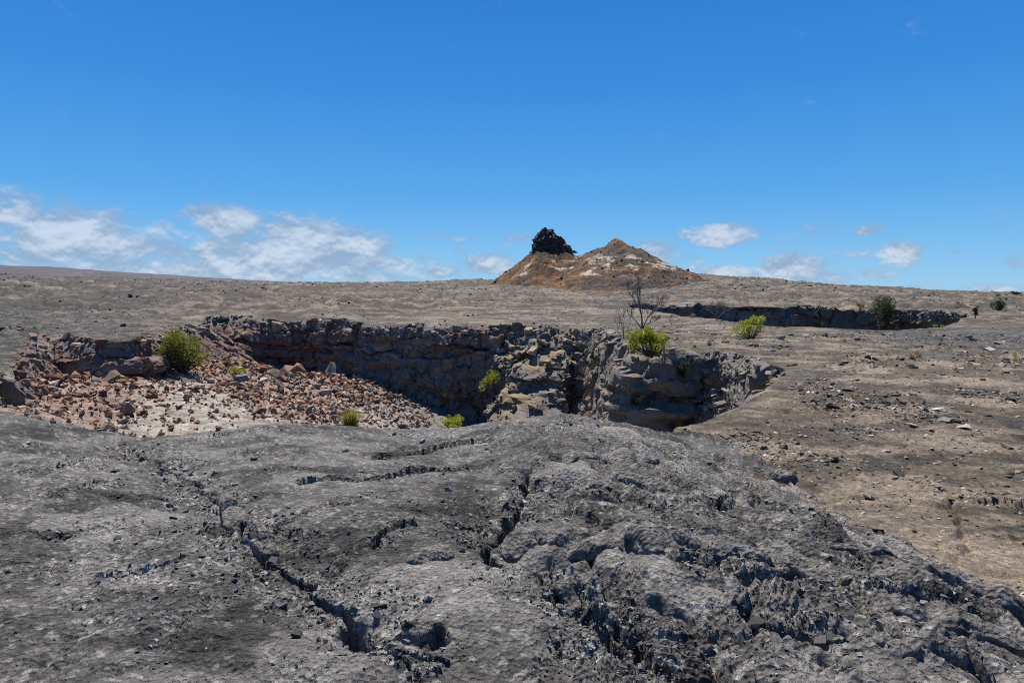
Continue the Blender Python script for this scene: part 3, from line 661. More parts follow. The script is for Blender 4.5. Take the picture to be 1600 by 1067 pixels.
# ------------------------------------------------------------------ pit walls
def resample(P, spacing_fn):
    out = []; n = len(P)
    for i in range(n):
        a, b = P[i], P[(i+1) % n]; L_ = np.linalg.norm(b - a); k = max(1, int(math.ceil(L_/spacing_fn((a + b)/2))))
        for j in range(k): out.append(a + (b - a)*j/k)
    return np.array(out)
class Wall:
    pass
def build_wall(name, poly, label, depth_fn, spacing_fn, rows, zgf, extra=None, seed=200, collar=1.15, blk=1.0):
    P = resample(poly.p, spacing_fn); n = len(P)
    d = np.roll(P, -1, 0) - P; s = np.r_[0, np.cumsum(np.linalg.norm(d, axis=1))][:-1]
    T = np.roll(P, -1, 0) - np.roll(P, 1, 0); T /= np.linalg.norm(T, axis=1)[:, None]
    for _ in range(6): T = (T + np.roll(T, 1, 0) + np.roll(T, -1, 0)); T /= np.linalg.norm(T, axis=1)[:, None]
    N = np.c_[T[:, 1], -T[:, 0]]
    if poly.sd(np.array([P[0, 0] + N[0, 0]*.3]), np.array([P[0, 1] + N[0, 1]*.3]))[0] < poly.sd(np.array([P[0, 0] - N[0, 0]*.3]), np.array([P[0, 1] - N[0, 1]*.3]))[0]: N = -N
    D = depth_fn(P)                                                       # depth per column
    hfrac = np.linspace(0, 1, rows)[:, None]; H = hfrac**1.15*D[None, :]   # depth below rim
    S = np.broadcast_to(s[None, :], H.shape)
    # layered, blocky recession
    bounds = np.cumsum(np.random.default_rng(seed).uniform(.25, 1.25, 40)*blk)
    Hw = H + .75*fbm(S/5, H/3, 3, seed + 1) + .22*fbm(S/1.1, H/1.3, 3, seed + 2)
    Lr = np.searchsorted(bounds, Hw.ravel()).reshape(H.shape)
    lo = np.r_[0, bounds][Lr]; hi = bounds[np.minimum(Lr, 39)]
    wdt = (.55 + 1.5*_val[(Lr*37 + 5) & 4095])*blk
    q = (S + 5*_val[(Lr*91 + 3) & 4095] + .3*fbm(S/1.5, H/.8, 2, seed + 3))/wdt
    bi = np.floor(q).astype(np.int64); hh = hsh(bi, Lr.astype(np.int64), 9)
    off = (_val[hh] - .5)*.75*blk + (_val[(Lr*53) & 4095] - .5)*.22*blk
    fr = q - bi; jd = np.minimum(fr, 1 - fr)*wdt; vd = np.minimum(Hw - lo, hi - Hw)
    off = off - .16*blk*np.clip(1 - jd/.09, 0, 1) - .16*blk*np.clip(1 - vd/.08, 0, 1)*(.25 + .75*(_val[(Lr*29 + bi) & 4095] > .45))
    off = off + ((_val[(hh + 77) & 4095] - .5)*(fr - .5) + (_val[(hh + 177) & 4095] - .5)*((Hw - lo)/(hi - lo + 1e-6) - .5))*.3*blk
    massive = sstep(1.6, 2.8, H + .6*fbm(S/5, H/5, 2, seed + 4))           # lower cliff: massive, fewer joints
    big = fbm(S/3.2, H/1.7, 4, seed + 5)*.75 + .35*ridged(S/1.1, H/2.8, 3, seed + 6)
    off = off*(1 - .30*massive) + big*.38*massive - .22*massive*np.clip(1 - np.abs(perlin(S/1.6 + .4*fbm(S, H, 2, 14), H/5, seed + 15))/.06, 0, 1) + .12*fbm(S/.5, H/.4, 4, seed + 7)
    batter = H*(.16 + .10*fbm(S/7, H*0, 2, seed + 8)) 
    if seed == 300: batter = H*.01
    top = (.55 if seed == 200 else .12)*(1 - np.exp(-H/.5))                                           # rim breaks down in steps
    inn = batter + top + off*np.clip(H/.25, 0, 1)
    if extra is not None: inn = inn + extra(P, S, H)
    z0 = zgf(P[:, 0], P[:, 1])
    X = P[None, :, 0] + N[None, :, 0]*inn; Y = P[None, :, 1] + N[None, :, 1]*inn
    Z = z0[None, :] - H + .10*fbm(S/.6, H/.6, 3, seed + 9)*np.clip(H/.3, 0, 1)
    # collar laid back on the plain behind the rim
    cx = []; 
    for k, (o_, dz) in enumerate(((collar, -.25), (collar*.85, .012), (collar*.6, .015), (collar*.3, .02))):
        px = P[:, 0] - N[:, 0]*o_; py = P[:, 1] - N[:, 1]*o_; cx.append((px, py, zgf(px, py) + dz))
    XX = np.vstack([c[0] for c in cx] + [X]); YY = np.vstack([c[1] for c in cx] + [Y]); ZZ = np.vstack([c[2] for c in cx] + [Z])
    nr = XX.shape[0]
    gm = ground_mask(XX[:4].ravel(), YY[:4].ravel())
    Q = grid_quads(nr, n, True)
    # colours for the wall rows
    cr = np.clip(.75*sstep(.1, .5, fbm(S/7, H/2.5, 4, seed + 11)) + (.65*sstep(-12, -16, P[:, 0]))[None, :]*sstep(.3, 1.2, H), 0, .85)
    co = .8*sstep(.22, .5, fbm(S/1.8 + 3, H/1.0, 4, seed + 12))
    cp = .7*sstep(.15, .5, fbm(S/1.3 + 8, H/.5, 4, seed + 13))*(1 - .6*massive)
    if seed == 200: co = np.maximum(co, (.85*np.exp(-((P[:, 0] - 3.2)/5)**2)*(P[:, 1] > 40))[None, :]*sstep(-.2, .25, fbm(S/1.6, H/1.3, 4, 215)))
    wm = np.stack([cr, co, cp], -1)
    W = Wall(); W.P, W.N, W.s, W.D, W.n, W.z0 = P, N, s, D, n, z0; W.X, W.Y, W.Z, W.H = X, Y, Z, H
    V = np.c_[XX.ravel(), YY.ravel(), ZZ.ravel()]
    # two materials: collar keeps the plain's own surface
    nq_c = 4*n
    me = mesh_np(name, V, Q, None, None, True, {'mask': np.vstack([gm, wm.reshape(-1, 3)])}); sm = np.zeros(len(Q), bool); sm[:4*n] = True; me.polygons.foreach_set('use_smooth', sm)
    me.materials.append(M_GROUND); me.materials.append(M_WALL)
    mi = np.ones(len(Q), np.int32); mi[:nq_c] = 0; me.polygons.foreach_set('material_index', mi)
    # keep faces turned outwards/upwards
    me.update(); bm = bmesh.new(); bm.from_mesh(me)
    bm.faces.ensure_lookup_table()
    if bm.faces[n*2].normal.z < 0:
        bmesh.ops.reverse_faces(bm, faces=bm.faces[:])
    bm.to_mesh(me); bm.free()
    W.o = ob(name, me); tag(W.o, label, None, None, 'structure'); return W
def col_of(P, pt): return int(np.argmin(np.hypot(P[:, 0] - pt[0], P[:, 1] - pt[1])))
SPUR_A = zplain(800, 510); SPUR_B = zplain(935, 515)
def pit_depth(P):
    f = np.clip(zt_base(P[:, 0], P[:, 1]), -11, -1.5); return np.clip(PLAIN - f + 1.6, 2.2, 11)
def pit_extra(P, S, H):
    cs = PIT_S(P); a, b = cs(SPUR_A), cs(SPUR_B); s = S
    mid = (a + b)/2; hw = abs(b - a)/2 + .8
    ww = hw*(.50 + .13*H/3)*(1 + .35*fbm(s/2, H/1.5, 3, 171))
    k = np.exp(-np.abs((s - mid)/ww)**2.6)
    e = k*(1.05*np.clip(H - .5 + .5*fbm(s/1.6, H/1.6, 3, 172), 0, 20))
    # block standing forward on the spur's left, cave recesses right of it
    for (u, v, h0, h1, w, amt) in ((808, 510, 2.2, 4.2, 1.0, .9), (1075, 548, 2.9, 3.6, 1.3, -.55), (1010, 545, .3, 2.6, .8, .35), (958, 520, .6, 4.5, .45, -1.2), (430, 503, 3.0, 3.8, 2.4, -.5), (560, 505, 2.0, 2.6, 1.2, -.45)):
        c0 = cs(zplain(u, v)); e = e + amt*np.exp(-((s - c0)/w)**4)*sstep(h0 - .2, h0 + .1, H)*sstep(h1 + .2, h1 - .1, H)
    # left end: low broken benches
    lf = sstep(-19, -23, P[:, 0])[None, :]*sstep(30, 36, P[:, 1])[None, :]
    e = e + lf*.9*np.clip(H, 0, 6)
    return e
class PIT_S:
    def __init__(self, P):
        d = np.roll(P, -1, 0) - P; self.s = np.r_[0, np.cumsum(np.linalg.norm(d, axis=1))][:-1]; self.P = P
    def __call__(self, pt): return self.s[col_of(self.P, pt)]
def sp1(p):
    if p[1] < 14 and p[0] < 2: return .5
    return .085 if p[1] > 18 else .06
WALL = build_wall('crater_wall', PIT, 'layered rock wall of the near pit crater', pit_depth, sp1, 84, zg, pit_extra)
def sp2(p): return .16 if p[1] > 60 else .5
WALL2 = build_wall('far_crater_wall', PIT2, 'dark shaded wall of the second pit crater on the right', lambda P: np.full(len(P), 6.5), sp2, 44, zg, None, 300, 1.6, 1.5)
bm_floor = catmull(np.array([PIT2.p[i] for i in range(0, len(PIT2.p), 3)]), 1)
def build_floor2():
    P = PIT2.p; c = P.mean(0); V = np.vstack([np.c_[P*1.0 + 0*(c - P), np.full(len(P), -6.2)], [[c[0], c[1], -6.2]]]); n = len(P)
    T = np.array([(i, (i+1) % n, n) for i in range(n)])
    g = np.tile(np.array([[.2, .2, .3]]), (len(V), 1))
    tag(ob('far_crater_floor', mesh_np('far_crater_floor', V, None, T, M_GROUND, False, {'mask': g})), 'rubbly floor of the second pit crater', None, None, 'structure')
build_floor2()
# ------------------------------------------------------------------ rock kit
def hull_template(seed, n=14, flat=1.0, cube=.35):
    r = np.random.default_rng(seed); p = r.normal(size=(n, 3)); p /= np.linalg.norm(p, axis=1)[:, None]
    p = lerp(p, np.sign(p)*.62 + p*.25, cube); p *= r.uniform(.8, 1.05, (n, 1)); p[:, 2] *= flat
    bm = bmesh.new()
    for q in p: bm.verts.new(q)
    res = bmesh.ops.convex_hull(bm, input=bm.verts[:])
    bmesh.ops.delete(bm, geom=[g for g in res['geom_interior'] if isinstance(g, bmesh.types.BMVert)], context='VERTS')
    bmesh.ops.triangulate(bm, faces=bm.faces[:]); bmesh.ops.recalc_face_normals(bm, faces=bm.faces[:])
    bm.verts.index_update(); V = np.array([v.co[:] for v in bm.verts]); T = np.array([[v.index for v in f.verts] for f in bm.faces]); bm.free()
    return V, T
HULLS = [hull_template(s, 15, .75, .4) for s in range(12)]
FLAKES = [hull_template(50 + s, 8, .38, .3) for s in range(10)]
CHIPS = [hull_template(120 + s, 8, .75, .35) for s in range(12)]
SLABS = [hull_template(80 + s, 14, .42, .75) for s in range(10)]
def rotmats(n, r, tilt):
    yaw = r.uniform(0, 2*np.pi, n); a = r.normal(0, tilt, n); b = r.normal(0, tilt, n)
    cz, sz = np.cos(yaw), np.sin(yaw); ca, sa = np.cos(a), np.sin(a); cb, sb = np.cos(b), np.sin(b); o = np.zeros(n); i = o + 1
    Rz = np.stack([cz, -sz, o, sz, cz, o, o, o, i], -1).reshape(n, 3, 3)
    Rx = np.stack([i, o, o, o, ca, -sa, o, sa, ca], -1).reshape(n, 3, 3)
    Ry = np.stack([cb, o, sb, o, i, o, -sb, o, cb], -1).reshape(n, 3, 3)
    return Rx @ Ry @ Rz
def scatter(name, lib, pos, size, tones, mat, seed, tilt=.25, parent=None, smooth=False):
    """thousands of loose bits joined into one mesh"""
    r = np.random.default_rng(seed); n = len(pos); pick = r.integers(0, len(lib), n); R = rotmats(n, r, tilt); Vs = []; Ts = []; Cs = []; base = 0
    asp = r.uniform(.7, 1.3, (n, 3))
    for k, (V, T) in enumerate(lib):
        m = np.where(pick == k)[0]
        if not len(m): continue
        v = V[None]*(size[m, None]*asp[m])[:, None, :]; v = np.einsum('nij,nkj->nki', R[m], v) + pos[m][:, None, :]
        nv = V.shape[0]; Vs.append(v.reshape(-1, 3)); Ts.append((T[None] + (base + np.arange(len(m))*nv)[:, None, None]).reshape(-1, 3))
        Cs.append(np.repeat(tones[m], nv, 0)); base += nv*len(m)
    o = ob(name, mesh_np(name, np.vstack(Vs), None, np.vstack(Ts), mat, smooth, {'tone': np.vstack(Cs)}), parent); o['kind'] = 'stuff'; return o
def lib_meshes(lib, mat, tagname):
    return [mesh_np(tagname, V, None, T, mat, False) for V, T in lib]
def place(name, me, pos, size, r, tilt=.25, parent=None, flat=None):
    o = bpy.data.objects.new(name, me); o.location = pos; o.rotation_euler = (r.gauss(0, tilt), r.gauss(0, tilt), r.uniform(0, 6.28))
    o.scale = (size*r.uniform(.75, 1.3), size*r.uniform(.75, 1.25), size*r.uniform(.75, 1.2)); return link(o, parent)
def pick_px(V, n, r, power=1.0):
    """random surface points, weighted so that they are even over real area rather than over mesh rows"""
    d = np.linalg.norm(V - np.array([0, 0, EYE]), axis=1); w = d**power; return r.choice(len(V), n, p=w/w.sum(), replace=False)

# ------------------------------------------------------------------ foreground fragments
r = np.random.default_rng(11)
w = CRG**1.6*np.linalg.norm(CV_, axis=1)**1.2; w /= w.sum()
i = r.choice(len(CV_), 21000, p=w, replace=False); sz = np.clip(r.lognormal(np.log(.0078), .45, len(i)), .005, .05)*(.6 + .08*np.linalg.norm(CV_[i], axis=1))
t = r.random(len(i))[:, None]; tone = np.where(t < .40, np.array([[.046, .043, .039]])*(.5 + 1.0*r.random((len(i), 1))), np.where(t < .88, np.array([[.085, .079, .072]])*(.6 + .8*r.random((len(i), 1))), np.array([[.22, .212, .20]])*(.7 + .6*r.random((len(i), 1)))))
pos = CV_[i] + np.c_[r.normal(0, .006, len(i)), r.normal(0, .01, len(i)), sz*.12]
o = scatter('lava_fragments', FLAKES, pos, sz, tone, M_TONEFINE, 5, .35)
tag(o, 'small loose dark and pale lava flakes strewn over the grey crust')
ck = np.where(CHOL > .35)[0]; i = r.choice(ck, 1800, replace=False); sz = np.clip(r.lognormal(np.log(.0105), .5, len(i)), .005, .04)*np.clip(np.hypot(CV_[i, 0], CV_[i, 1])/5, .7, 1.6)
tone = np.where(r.random((len(i), 1)) < .6, np.array([[.05, .046, .042]]), np.array([[.17, .16, .148]]))*(.6 + .8*r.random((len(i), 1)))
tag(scatter('crack_rubble', SLABS, CV_[i] + np.c_[0*sz, 0*sz, sz*.15], sz, tone, M_TONEFINE, 15, .5), 'broken lava chips lying in the cracks and hollows of the crust')
R_ = random.Random(3)
FT = {'black': [(0, (.028, .026, .024)), (1, (.05, .047, .043))], 'dark grey': [(0, (.06, .059, .059)), (1, (.11, .109, .109))], 'pale grey': [(0, (.12, .115, .108)), (1, (.22, .212, .20))]}
fragl = {k: lib_meshes(HULLS + SLABS[:5], mat_rock('loose_fragment_' + k.replace(' ', '_'), st, .8, .012, 26, .7), 'lava_stone') for k, st in FT.items()}
frag = fragl['dark grey']
def crust_at(x, y):
    x = np.array([x]); y = np.array([y]); return float(crust_full(x, y, PIT.sd(x, y))[0][0])
named_frag = [  # u, v, size, label
    (423, 973, .055, 'small black lava clod on the grey shelf, lower left'), (465, 998, .04, 'black pebble of lava below the left clod'),
    (150, 767, .05, 'dark lump beside the left plate edge'), (594, 950, .055, 'black angular lava stone in the central hollow'),
    (395, 848, .05, 'dark stone lodged in the long crack'), (428, 876, .06, 'dark block jammed in the long crack bank'),
    (664, 1002, .07, 'black spiny lava lump right of the central hollow'), (640, 985, .05, 'dark knob above the spiny lump'),
    (700, 1010, .06, 'rough clinker lump at the foot of the central hollow'), (640, 790, .03, 'single black pebble on the smooth middle shelf'),
    (1008, 893, .06, 'pale cap stone between the two toes'), (1180, 975, .06, 'dark blocky knob in the right hollow'), (1230, 905, .05, 'rounded grey cobble below the long toe'),
    (1245, 945, .055, 'dark upright block amid the right rubble'), (1282, 1000, .05, 'blue grey block at the right rubble edge'), (1300, 1002, .045, 'small grey block beside the right rubble edge'),
    (660, 690, .07, 'flat white flake near the pit lip'), (700, 765, .05, 'pale flake beside the thin crack'), (915, 700, .05, 'dark stone on the lip crest')]
for u, v, s_, lab in named_frag:
    x, y = crust_xy(u, v); o = place('lava_stone', R_.choice(fragl['pale grey' if ('pale' in lab or 'white' in lab) else 'black' if ('black' in lab or 'dark' in lab) else 'dark grey']), (x, y, crust_at(x, y) + s_*.2), s_*.8, R_, .3)
    tag(o, lab, 'stone')
cand = [k for k in r.permutation(len(CV_))[:6000] if CV_[k][1] > 2.2]
cnt = 0; used = []
for k in cand:
    if cnt >= 150: break
    p = CV_[k]
    if R_.random() > (.15 + .85*min(1, CRG[k])) or R_.random() > min(1, (p[1]/6)**1): continue
    if any((p[0]-q[0])**2 + (p[1]-q[1])**2 < .02 for q in used): continue
    used.append(p); dist = np.hypot(p[0], p[1]); s_ = .0044*dist*R_.uniform(.5, 1.3); kd = R_.choice(['black', 'dark grey', 'dark grey', 'pale grey'])
    o = place('lava_stone', R_.choice(fragl[kd]), (p[0], p[1], p[2] + s_*.12), s_, R_, .35)
    dA = min(np.hypot(CRACKS[0][0][:, 0] - p[0], CRACKS[0][0][:, 1] - p[1])); u_ = CU + F*p[0]/p[1]
    wh = 'along the long crack of the left shelf' if dA < .45 else 'near the pit lip' if p[1] > 8.2 else 'on the left shelf' if u_ < 430 else 'on the middle shelf' if u_ < 780 else 'in the hollows among the toes' if u_ < 1080 else 'on the right flank of the crust'
    bz = 'larger' if s_ > .0042*dist else 'small'
    tag(o, f'{bz} {kd} lava stone {wh}', 'stone', f'{bz} {kd} stones {wh}'); cnt += 1

# ------------------------------------------------------------------ lava toes and ropy folds on the crust
def toe(px, wid, hgt, rope=55, sink=.35, long=False, seed=0, label=None):
    P2 = catmull(cpoly(*px), 10, False); n = 84
    s = np.r_[0, np.cumsum(np.linalg.norm(np.diff(P2, axis=0), axis=1))]; S = np.linspace(0, s[-1], n)
    cx = np.interp(S, s, P2[:, 0]); cy = np.interp(S, s, P2[:, 1]); cz = crust_full(cx, cy, PIT.sd(cx, cy))[0]
    for _ in range(14): cz = np.convolve(np.pad(cz, 1, 'edge'), [.25, .5, .25], 'valid')
    T = np.gradient(np.c_[cx, cy], axis=0); T /= np.linalg.norm(T, axis=1)[:, None]; Nn = np.c_[-T[:, 1], T[:, 0]]
    q = S/s[-1]; env = np.clip(1 - np.abs(2*q - 1)**5, 0, 1)**.5*(.75 + .25*np.sin(q*2.6 + seed))
    A = np.radians(np.linspace(-125, 125, 34)); na = len(A)
    SS, AA = np.meshgrid(S, A, indexing='ij'); E = env[:, None]
    dsp = .05*fbm(SS/.16 + seed, AA*1.2, 3, 400 + seed)
    if long: rp = np.sin(AA*13 + 3*fbm(SS/.4, AA, 2, 410) + SS*4)*.035*(1 + 0*SS)
    else: rp = np.sin(SS*rope*4.2 - 2.6*np.cos(AA)*2 + 3.5*fbm(SS/.15, AA*1.5, 3, 420 + seed))*.022*(1 + fbm(SS/.1, AA, 2, 425))
    cl, _, _ = cells(SS, AA*.12, .035, 430 + seed); rr_ = 1 + dsp*3.4 + rp + .07*cl
    X = cx[:, None] + Nn[:, 0:1]*np.sin(AA)*wid*E*rr_; Y = cy[:, None] + Nn[:, 1:2]*np.sin(AA)*wid*E*rr_
    Z = cz[:, None] + (np.cos(AA)*rr_*hgt - sink*hgt)*(.3 + .7*E)
    Q = grid_quads(n, na); mask = np.stack([np.clip(.40 + .6*fbm(SS/.1, AA*2, 3, 440 + seed), 0, .85), .35*np.clip(fbm(SS/.3, AA, 3, 450 + seed)*2, 0, 1), 0*SS, .3 + 0*SS], -1).reshape(-1, 4)
    me = mesh_np('lava_toe', np.c_[X.ravel(), Y.ravel(), Z.ravel()], Q, None, M_CRUST, True, {'mask': mask})
    if sum(p.normal.z for p in list(me.polygons)[n*na//2:n*na//2 + 60:7]) < 0: me.flip_normals()
    o = ob('lava_toe' if not long else 'ropy_fold', me, CRUST)
    if label: o['label'] = label
    return o
toe([(792, 868), (830, 852), (880, 858), (948, 884)], .17, .13, 50, seed=1, label='rounded lava toe with shaded front')
toe([(1048, 884), (1100, 886), (1150, 893), (1205, 903)], .13, .12, 60, seed=2, label='long wrinkled lava toe')
toe([(800, 890), (840, 905), (880, 925), (905, 945)], .12, .09, 55, seed=3)
toe([(925, 775), (960, 768), (1000, 772), (1040, 778)], .22, .17, 40, seed=4, label='broad lava lobe over a dark hollow')
toe([(880, 725), (930, 716), (985, 722), (1030, 735)], .25, .12, 45, seed=5)
toe([(815, 782), (860, 779), (905, 784)], .07, .05, 60, seed=6)
toe([(940, 880), (980, 878), (1010, 888), (1030, 905)], .13, .10, 50, seed=7)
toe([(395, 830), (415, 848), (430, 866)], .10, .09, 60, seed=10)
toe([(345, 775), (362, 800), (372, 828)], .12, .10, 60, seed=11, label='pale ropy slab tilted into the long crack')
toe([(640, 900), (665, 885), (700, 868)], .11, .08, 50, seed=12, label='pale ribbed lava slab on the middle shelf')
toe([(1345, 900), (1420, 925), (1500, 948), (1610, 1000)], .13, .16, long=True, seed=13, label='long ropy fold running down to the right edge')
toe([(1360, 945), (1440, 980), (1520, 1005), (1620, 1050)], .11, .12, long=True, seed=14)
toe([(1290, 862), (1370, 885), (1460, 915), (1560, 955)], .10, .11, long=True, seed=23)
toe([(1180, 880), (1250, 893), (1330, 918)], .10, .09, 50, seed=27)
toe([(1375, 1040), (1390, 1020), (1415, 1010), (1450, 1014)], .06, .06, 70, seed=15)
toe([(1410, 1060), (1460, 1035), (1520, 1035)], .10, .07, 60, seed=16)
toe([(1180, 735), (1205, 738), (1232, 746)], .28, .20, 45, seed=17, label='dark spiny lump on the right flank of the crust')
toe([(1230, 908), (1260, 905), (1285, 915)], .08, .07, 60, seed=21)
toe([(1290, 912), (1310, 905), (1335, 915)], .07, .06, 60, seed=22)

# ------------------------------------------------------------------ stones on the tan ground
gd = np.hypot(GV[:, 0], GV[:, 1]); sdg = PIT.sd(GV[:, 0], GV[:, 1])
gsel = np.where((gd < 45) & (gd > 4) & (GV[:, 1] > 3) & (GV[:, 0] > 1.5) & (np.abs(np.arctan2(GV[:, 0], GV[:, 1])) < .76))[0]
gp = GV[gsel]; gr = .06 + .94*sstep(.0, .3, fbm(gp[:, 0]/4.5, gp[:, 1]/4.5, 4, 51)); gdist = gd[gsel]
hid = zc_base(gp[:, 0], gp[:, 1]) > gp[:, 2]; gr = gr*(~hid)
w = gr*gdist**1.1; w /= w.sum(); i = r.choice(len(gp), 9000, p=w, replace=False)
sz = np.clip(r.lognormal(np.log(.022), .5, len(i)), .01, .12)*np.clip(gdist[i]/12, .6, 1.6)
t = r.random((len(i), 1)); tone = np.where(t < .35, np.array([[.07, .057, .045]]), np.where(t < .8, np.array([[.17, .14, .11]]), np.array([[.36, .30, .25]])))*(.6 + .8*r.random((len(i), 1)))
o = scatter('ground_pebbles', FLAKES, gp[i] + np.c_[0*sz, 0*sz, sz*.15], sz, tone, M_TONE, 6, .3); tag(o, 'brown gravel and small stones strewn over the tan ground')
grock = lib_meshes(SLABS, mat_rock('tan_ground_stone', [(0, (.07, .057, .045)), (.35, (.14, .113, .088)), (.75, (.24, .195, .15)), (1, (.38, .32, .26))], .9, .02, 14, .7), 'ground_stone')
cnt = 0; used = []
for k in r.choice(len(gp), 2500, p=gr*gdist**.3/(gr*gdist**.3).sum(), replace=False):
    if cnt >= 120: break
    p = gp[k]; s_ = .0055*gdist[k]*R_.uniform(.5, 1.3)
    if any((p[0]-q[0])**2 + (p[1]-q[1])**2 < (.02*gdist[k])**2 for q in used): continue
    used.append(p)
    near = gdist[k] < 12
    o = place('ground_stone', R_.choice(grock), (p[0], p[1], p[2] + s_*.1), s_, R_, .2)
    bz = 'larger' if s_ > .005*gdist[k] else 'small'; wh = 'beside the grey crust edge' if gdist[k] < 9 else 'on the tan flat at the right' if gdist[k] < 15 else 'near the right rim of the pit' if PIT.sd(np.array([p[0]]), np.array([p[1]]))[0] > -3.9 else 'on the grey brown flat beyond the pit rim'
    tag(o, f'{bz} brown slabby stone {wh}', 'stone', f'{bz} stones {wh}')
    cnt += 1
for u, v, s_, lab in ((1478, 660, .12, 'left of two dark stones side by side right of the pit'), (1490, 659, .13, 'right brownish one of two stones side by side right of the pit'), (1408, 742, .10, 'single black stone on pale ground at the right'),
                      (1425, 664, .10, 'black stone half buried in dark gravel at the right'), (1573, 698, .09, 'small black stone near the right edge')):
    p = at_z(u, v, PLAIN); z = float(zg(np.array([p[0]]), np.array([p[1]]))[0])
    tag(place('ground_stone', R_.choice(grock), (p[0], p[1], z + s_*.3), s_, R_, .2), lab, 'stone')
# rough clinker scattered over the far plain
fs = np.where((gd > 45) & (gd < 330) & (np.abs(np.arctan2(GV[:, 0], GV[:, 1])) < .74) & (GV[:, 1] > 0))[0]
fw = (.03 + sstep(.02, .3, fbm(GV[fs, 0]/14, GV[fs, 1]/8, 4, 511)))*gd[fs]**.6; i = r.choice(fs, 12000, p=fw/fw.sum(), replace=False)
sz = np.clip(r.lognormal(np.log(.10), .5, len(i)), .08, .8)*np.clip(gd[i]/110, .7, 1.9)
tone = np.where(r.random((len(i), 1)) < .7, np.array([[.055, .046, .038]]), np.array([[.17, .145, .115]]))*(.6 + .8*r.random((len(i), 1)))
tag(scatter('plain_clinker', FLAKES, GV[i] + np.c_[0*sz, 0*sz, sz*.1], sz, tone, M_TONE, 8, .3), 'dark broken lava rubble dotting the far plain')

# ------------------------------------------------------------------ crater wall stones
wst = mat_rock('wall_stone', [(0, (.07, .06, .053)), (.3, (.13, .112, .095)), (.6, (.20, .172, .138)), (.8, (.27, .235, .19)), (.92, (.27, .18, .085)), (1, (.33, .29, .24))], .9, .04, 6, .6)
wslab = lib_meshes(SLABS, wst, 'wall_stone')
def wall_pts(W, cond, n, hmin, hmax, rr_):
    cols = np.where(cond)[0]; out = []
    for _ in range(n):
        c = rr_.choice(cols); h = rr_.uniform(hmin, hmax); row = int(np.searchsorted(W.H[:, c], h)); row = min(row, W.H.shape[0]-1)
        out.append((W.X[row, c] , W.Y[row, c], W.Z[row, c], W.N[c, 0], W.N[c, 1], h))
    return np.array(out)
facing = (WALL.N*WALL.P).sum(1) < 2
visw = facing & (WALL.P[:, 1] > 17) & (np.abs(np.arctan2(WALL.P[:, 0], WALL.P[:, 1])) < .70)
cs = PIT_S(WALL.P); sa, sb = sorted((cs(SPUR_A), cs(SPUR_B))); spur = visw & (WALL.s > sa - .5) & (WALL.s < sb + .5)
rightend = visw & (WALL.P[:, 0] > 8.2) & (WALL.P[:, 1] < 31)
leftend = visw & (WALL.P[:, 0] < -16.5) & (WALL.P[:, 1] < 41)
A_ = wall_pts(WALL, visw, 130, -.0, .5, r); B_ = wall_pts(WALL, spur, 70, .5, 5.5, r); C_ = wall_pts(WALL, rightend, 45, .3, 2.6, r); D_ = wall_pts(WALL, leftend, 35, .1, 1.4, r)
wred = lib_meshes(HULLS, mat_rock('red_wall_stone', [(0, (.10, .06, .046)), (.4, (.19, .10, .07)), (.75, (.24, .17, .12)), (1, (.34, .24, .14))], .9, .04, 6, .6), 'wall_stone')
wslab = wslab + lib_meshes(HULLS, wst, 'wall_stone')
for p in np.vstack([A_, B_, C_, D_]):
    dist = math.hypot(p[0], p[1]); s_ = dist*.0072*R_.uniform(.5, 1.5)
    place('stone', R_.choice(wred if p[0] < -11 and p[1] < 42 else wslab), (p[0] + p[3]*.02, p[1] + p[4]*.02, p[2]), s_, R_, .18, WALL.o)
E_ = np.vstack([wall_pts(WALL, visw, 1100, -.05, .9, r), wall_pts(WALL, visw, 400, .8, 2.4, r), wall_pts(WALL, spur, 900, .3, 7, r), wall_pts(WALL, rightend, 500, .1, 3.2, r), wall_pts(WALL, leftend, 500, 0, 1.6, r)])
sz = np.hypot(E_[:, 0], E_[:, 1])*.0032*r.uniform(.5, 1.4, len(E_)); t = r.random((len(E_), 1))
tone = np.where(t < .35, np.array([[.12, .10, .088]]), np.where(t < .8, np.array([[.25, .215, .175]]), np.where(t < .9, np.array([[.33, .22, .11]]), np.array([[.38, .345, .30]]))))*(.7 + .6*r.random((len(E_), 1)))
tone = np.where((E_[:, 0:1] < -11) & (E_[:, 1:2] < 42), tone*np.array([[1.0, .66, .52]]), tone)*.78
o = scatter('rubble', CHIPS, E_[:, :3], sz, tone, M_TONE, 9, .25, WALL.o)
v2 = (WALL2.N*WALL2.P).sum(1) < 0; F_ = wall_pts(WALL2, v2, 260, 0, .5, r)
sz = r.uniform(.1, .34, len(F_)); tone = np.where(r.random((len(F_), 1)) < .6, np.array([[.06, .054, .05]]), np.array([[.17, .15, .13]]))*(.7 + .6*r.random((len(F_), 1)))
scatter('rubble', SLABS, F_[:, :3], sz, tone, M_TONE, 10, .25, WALL2.o)

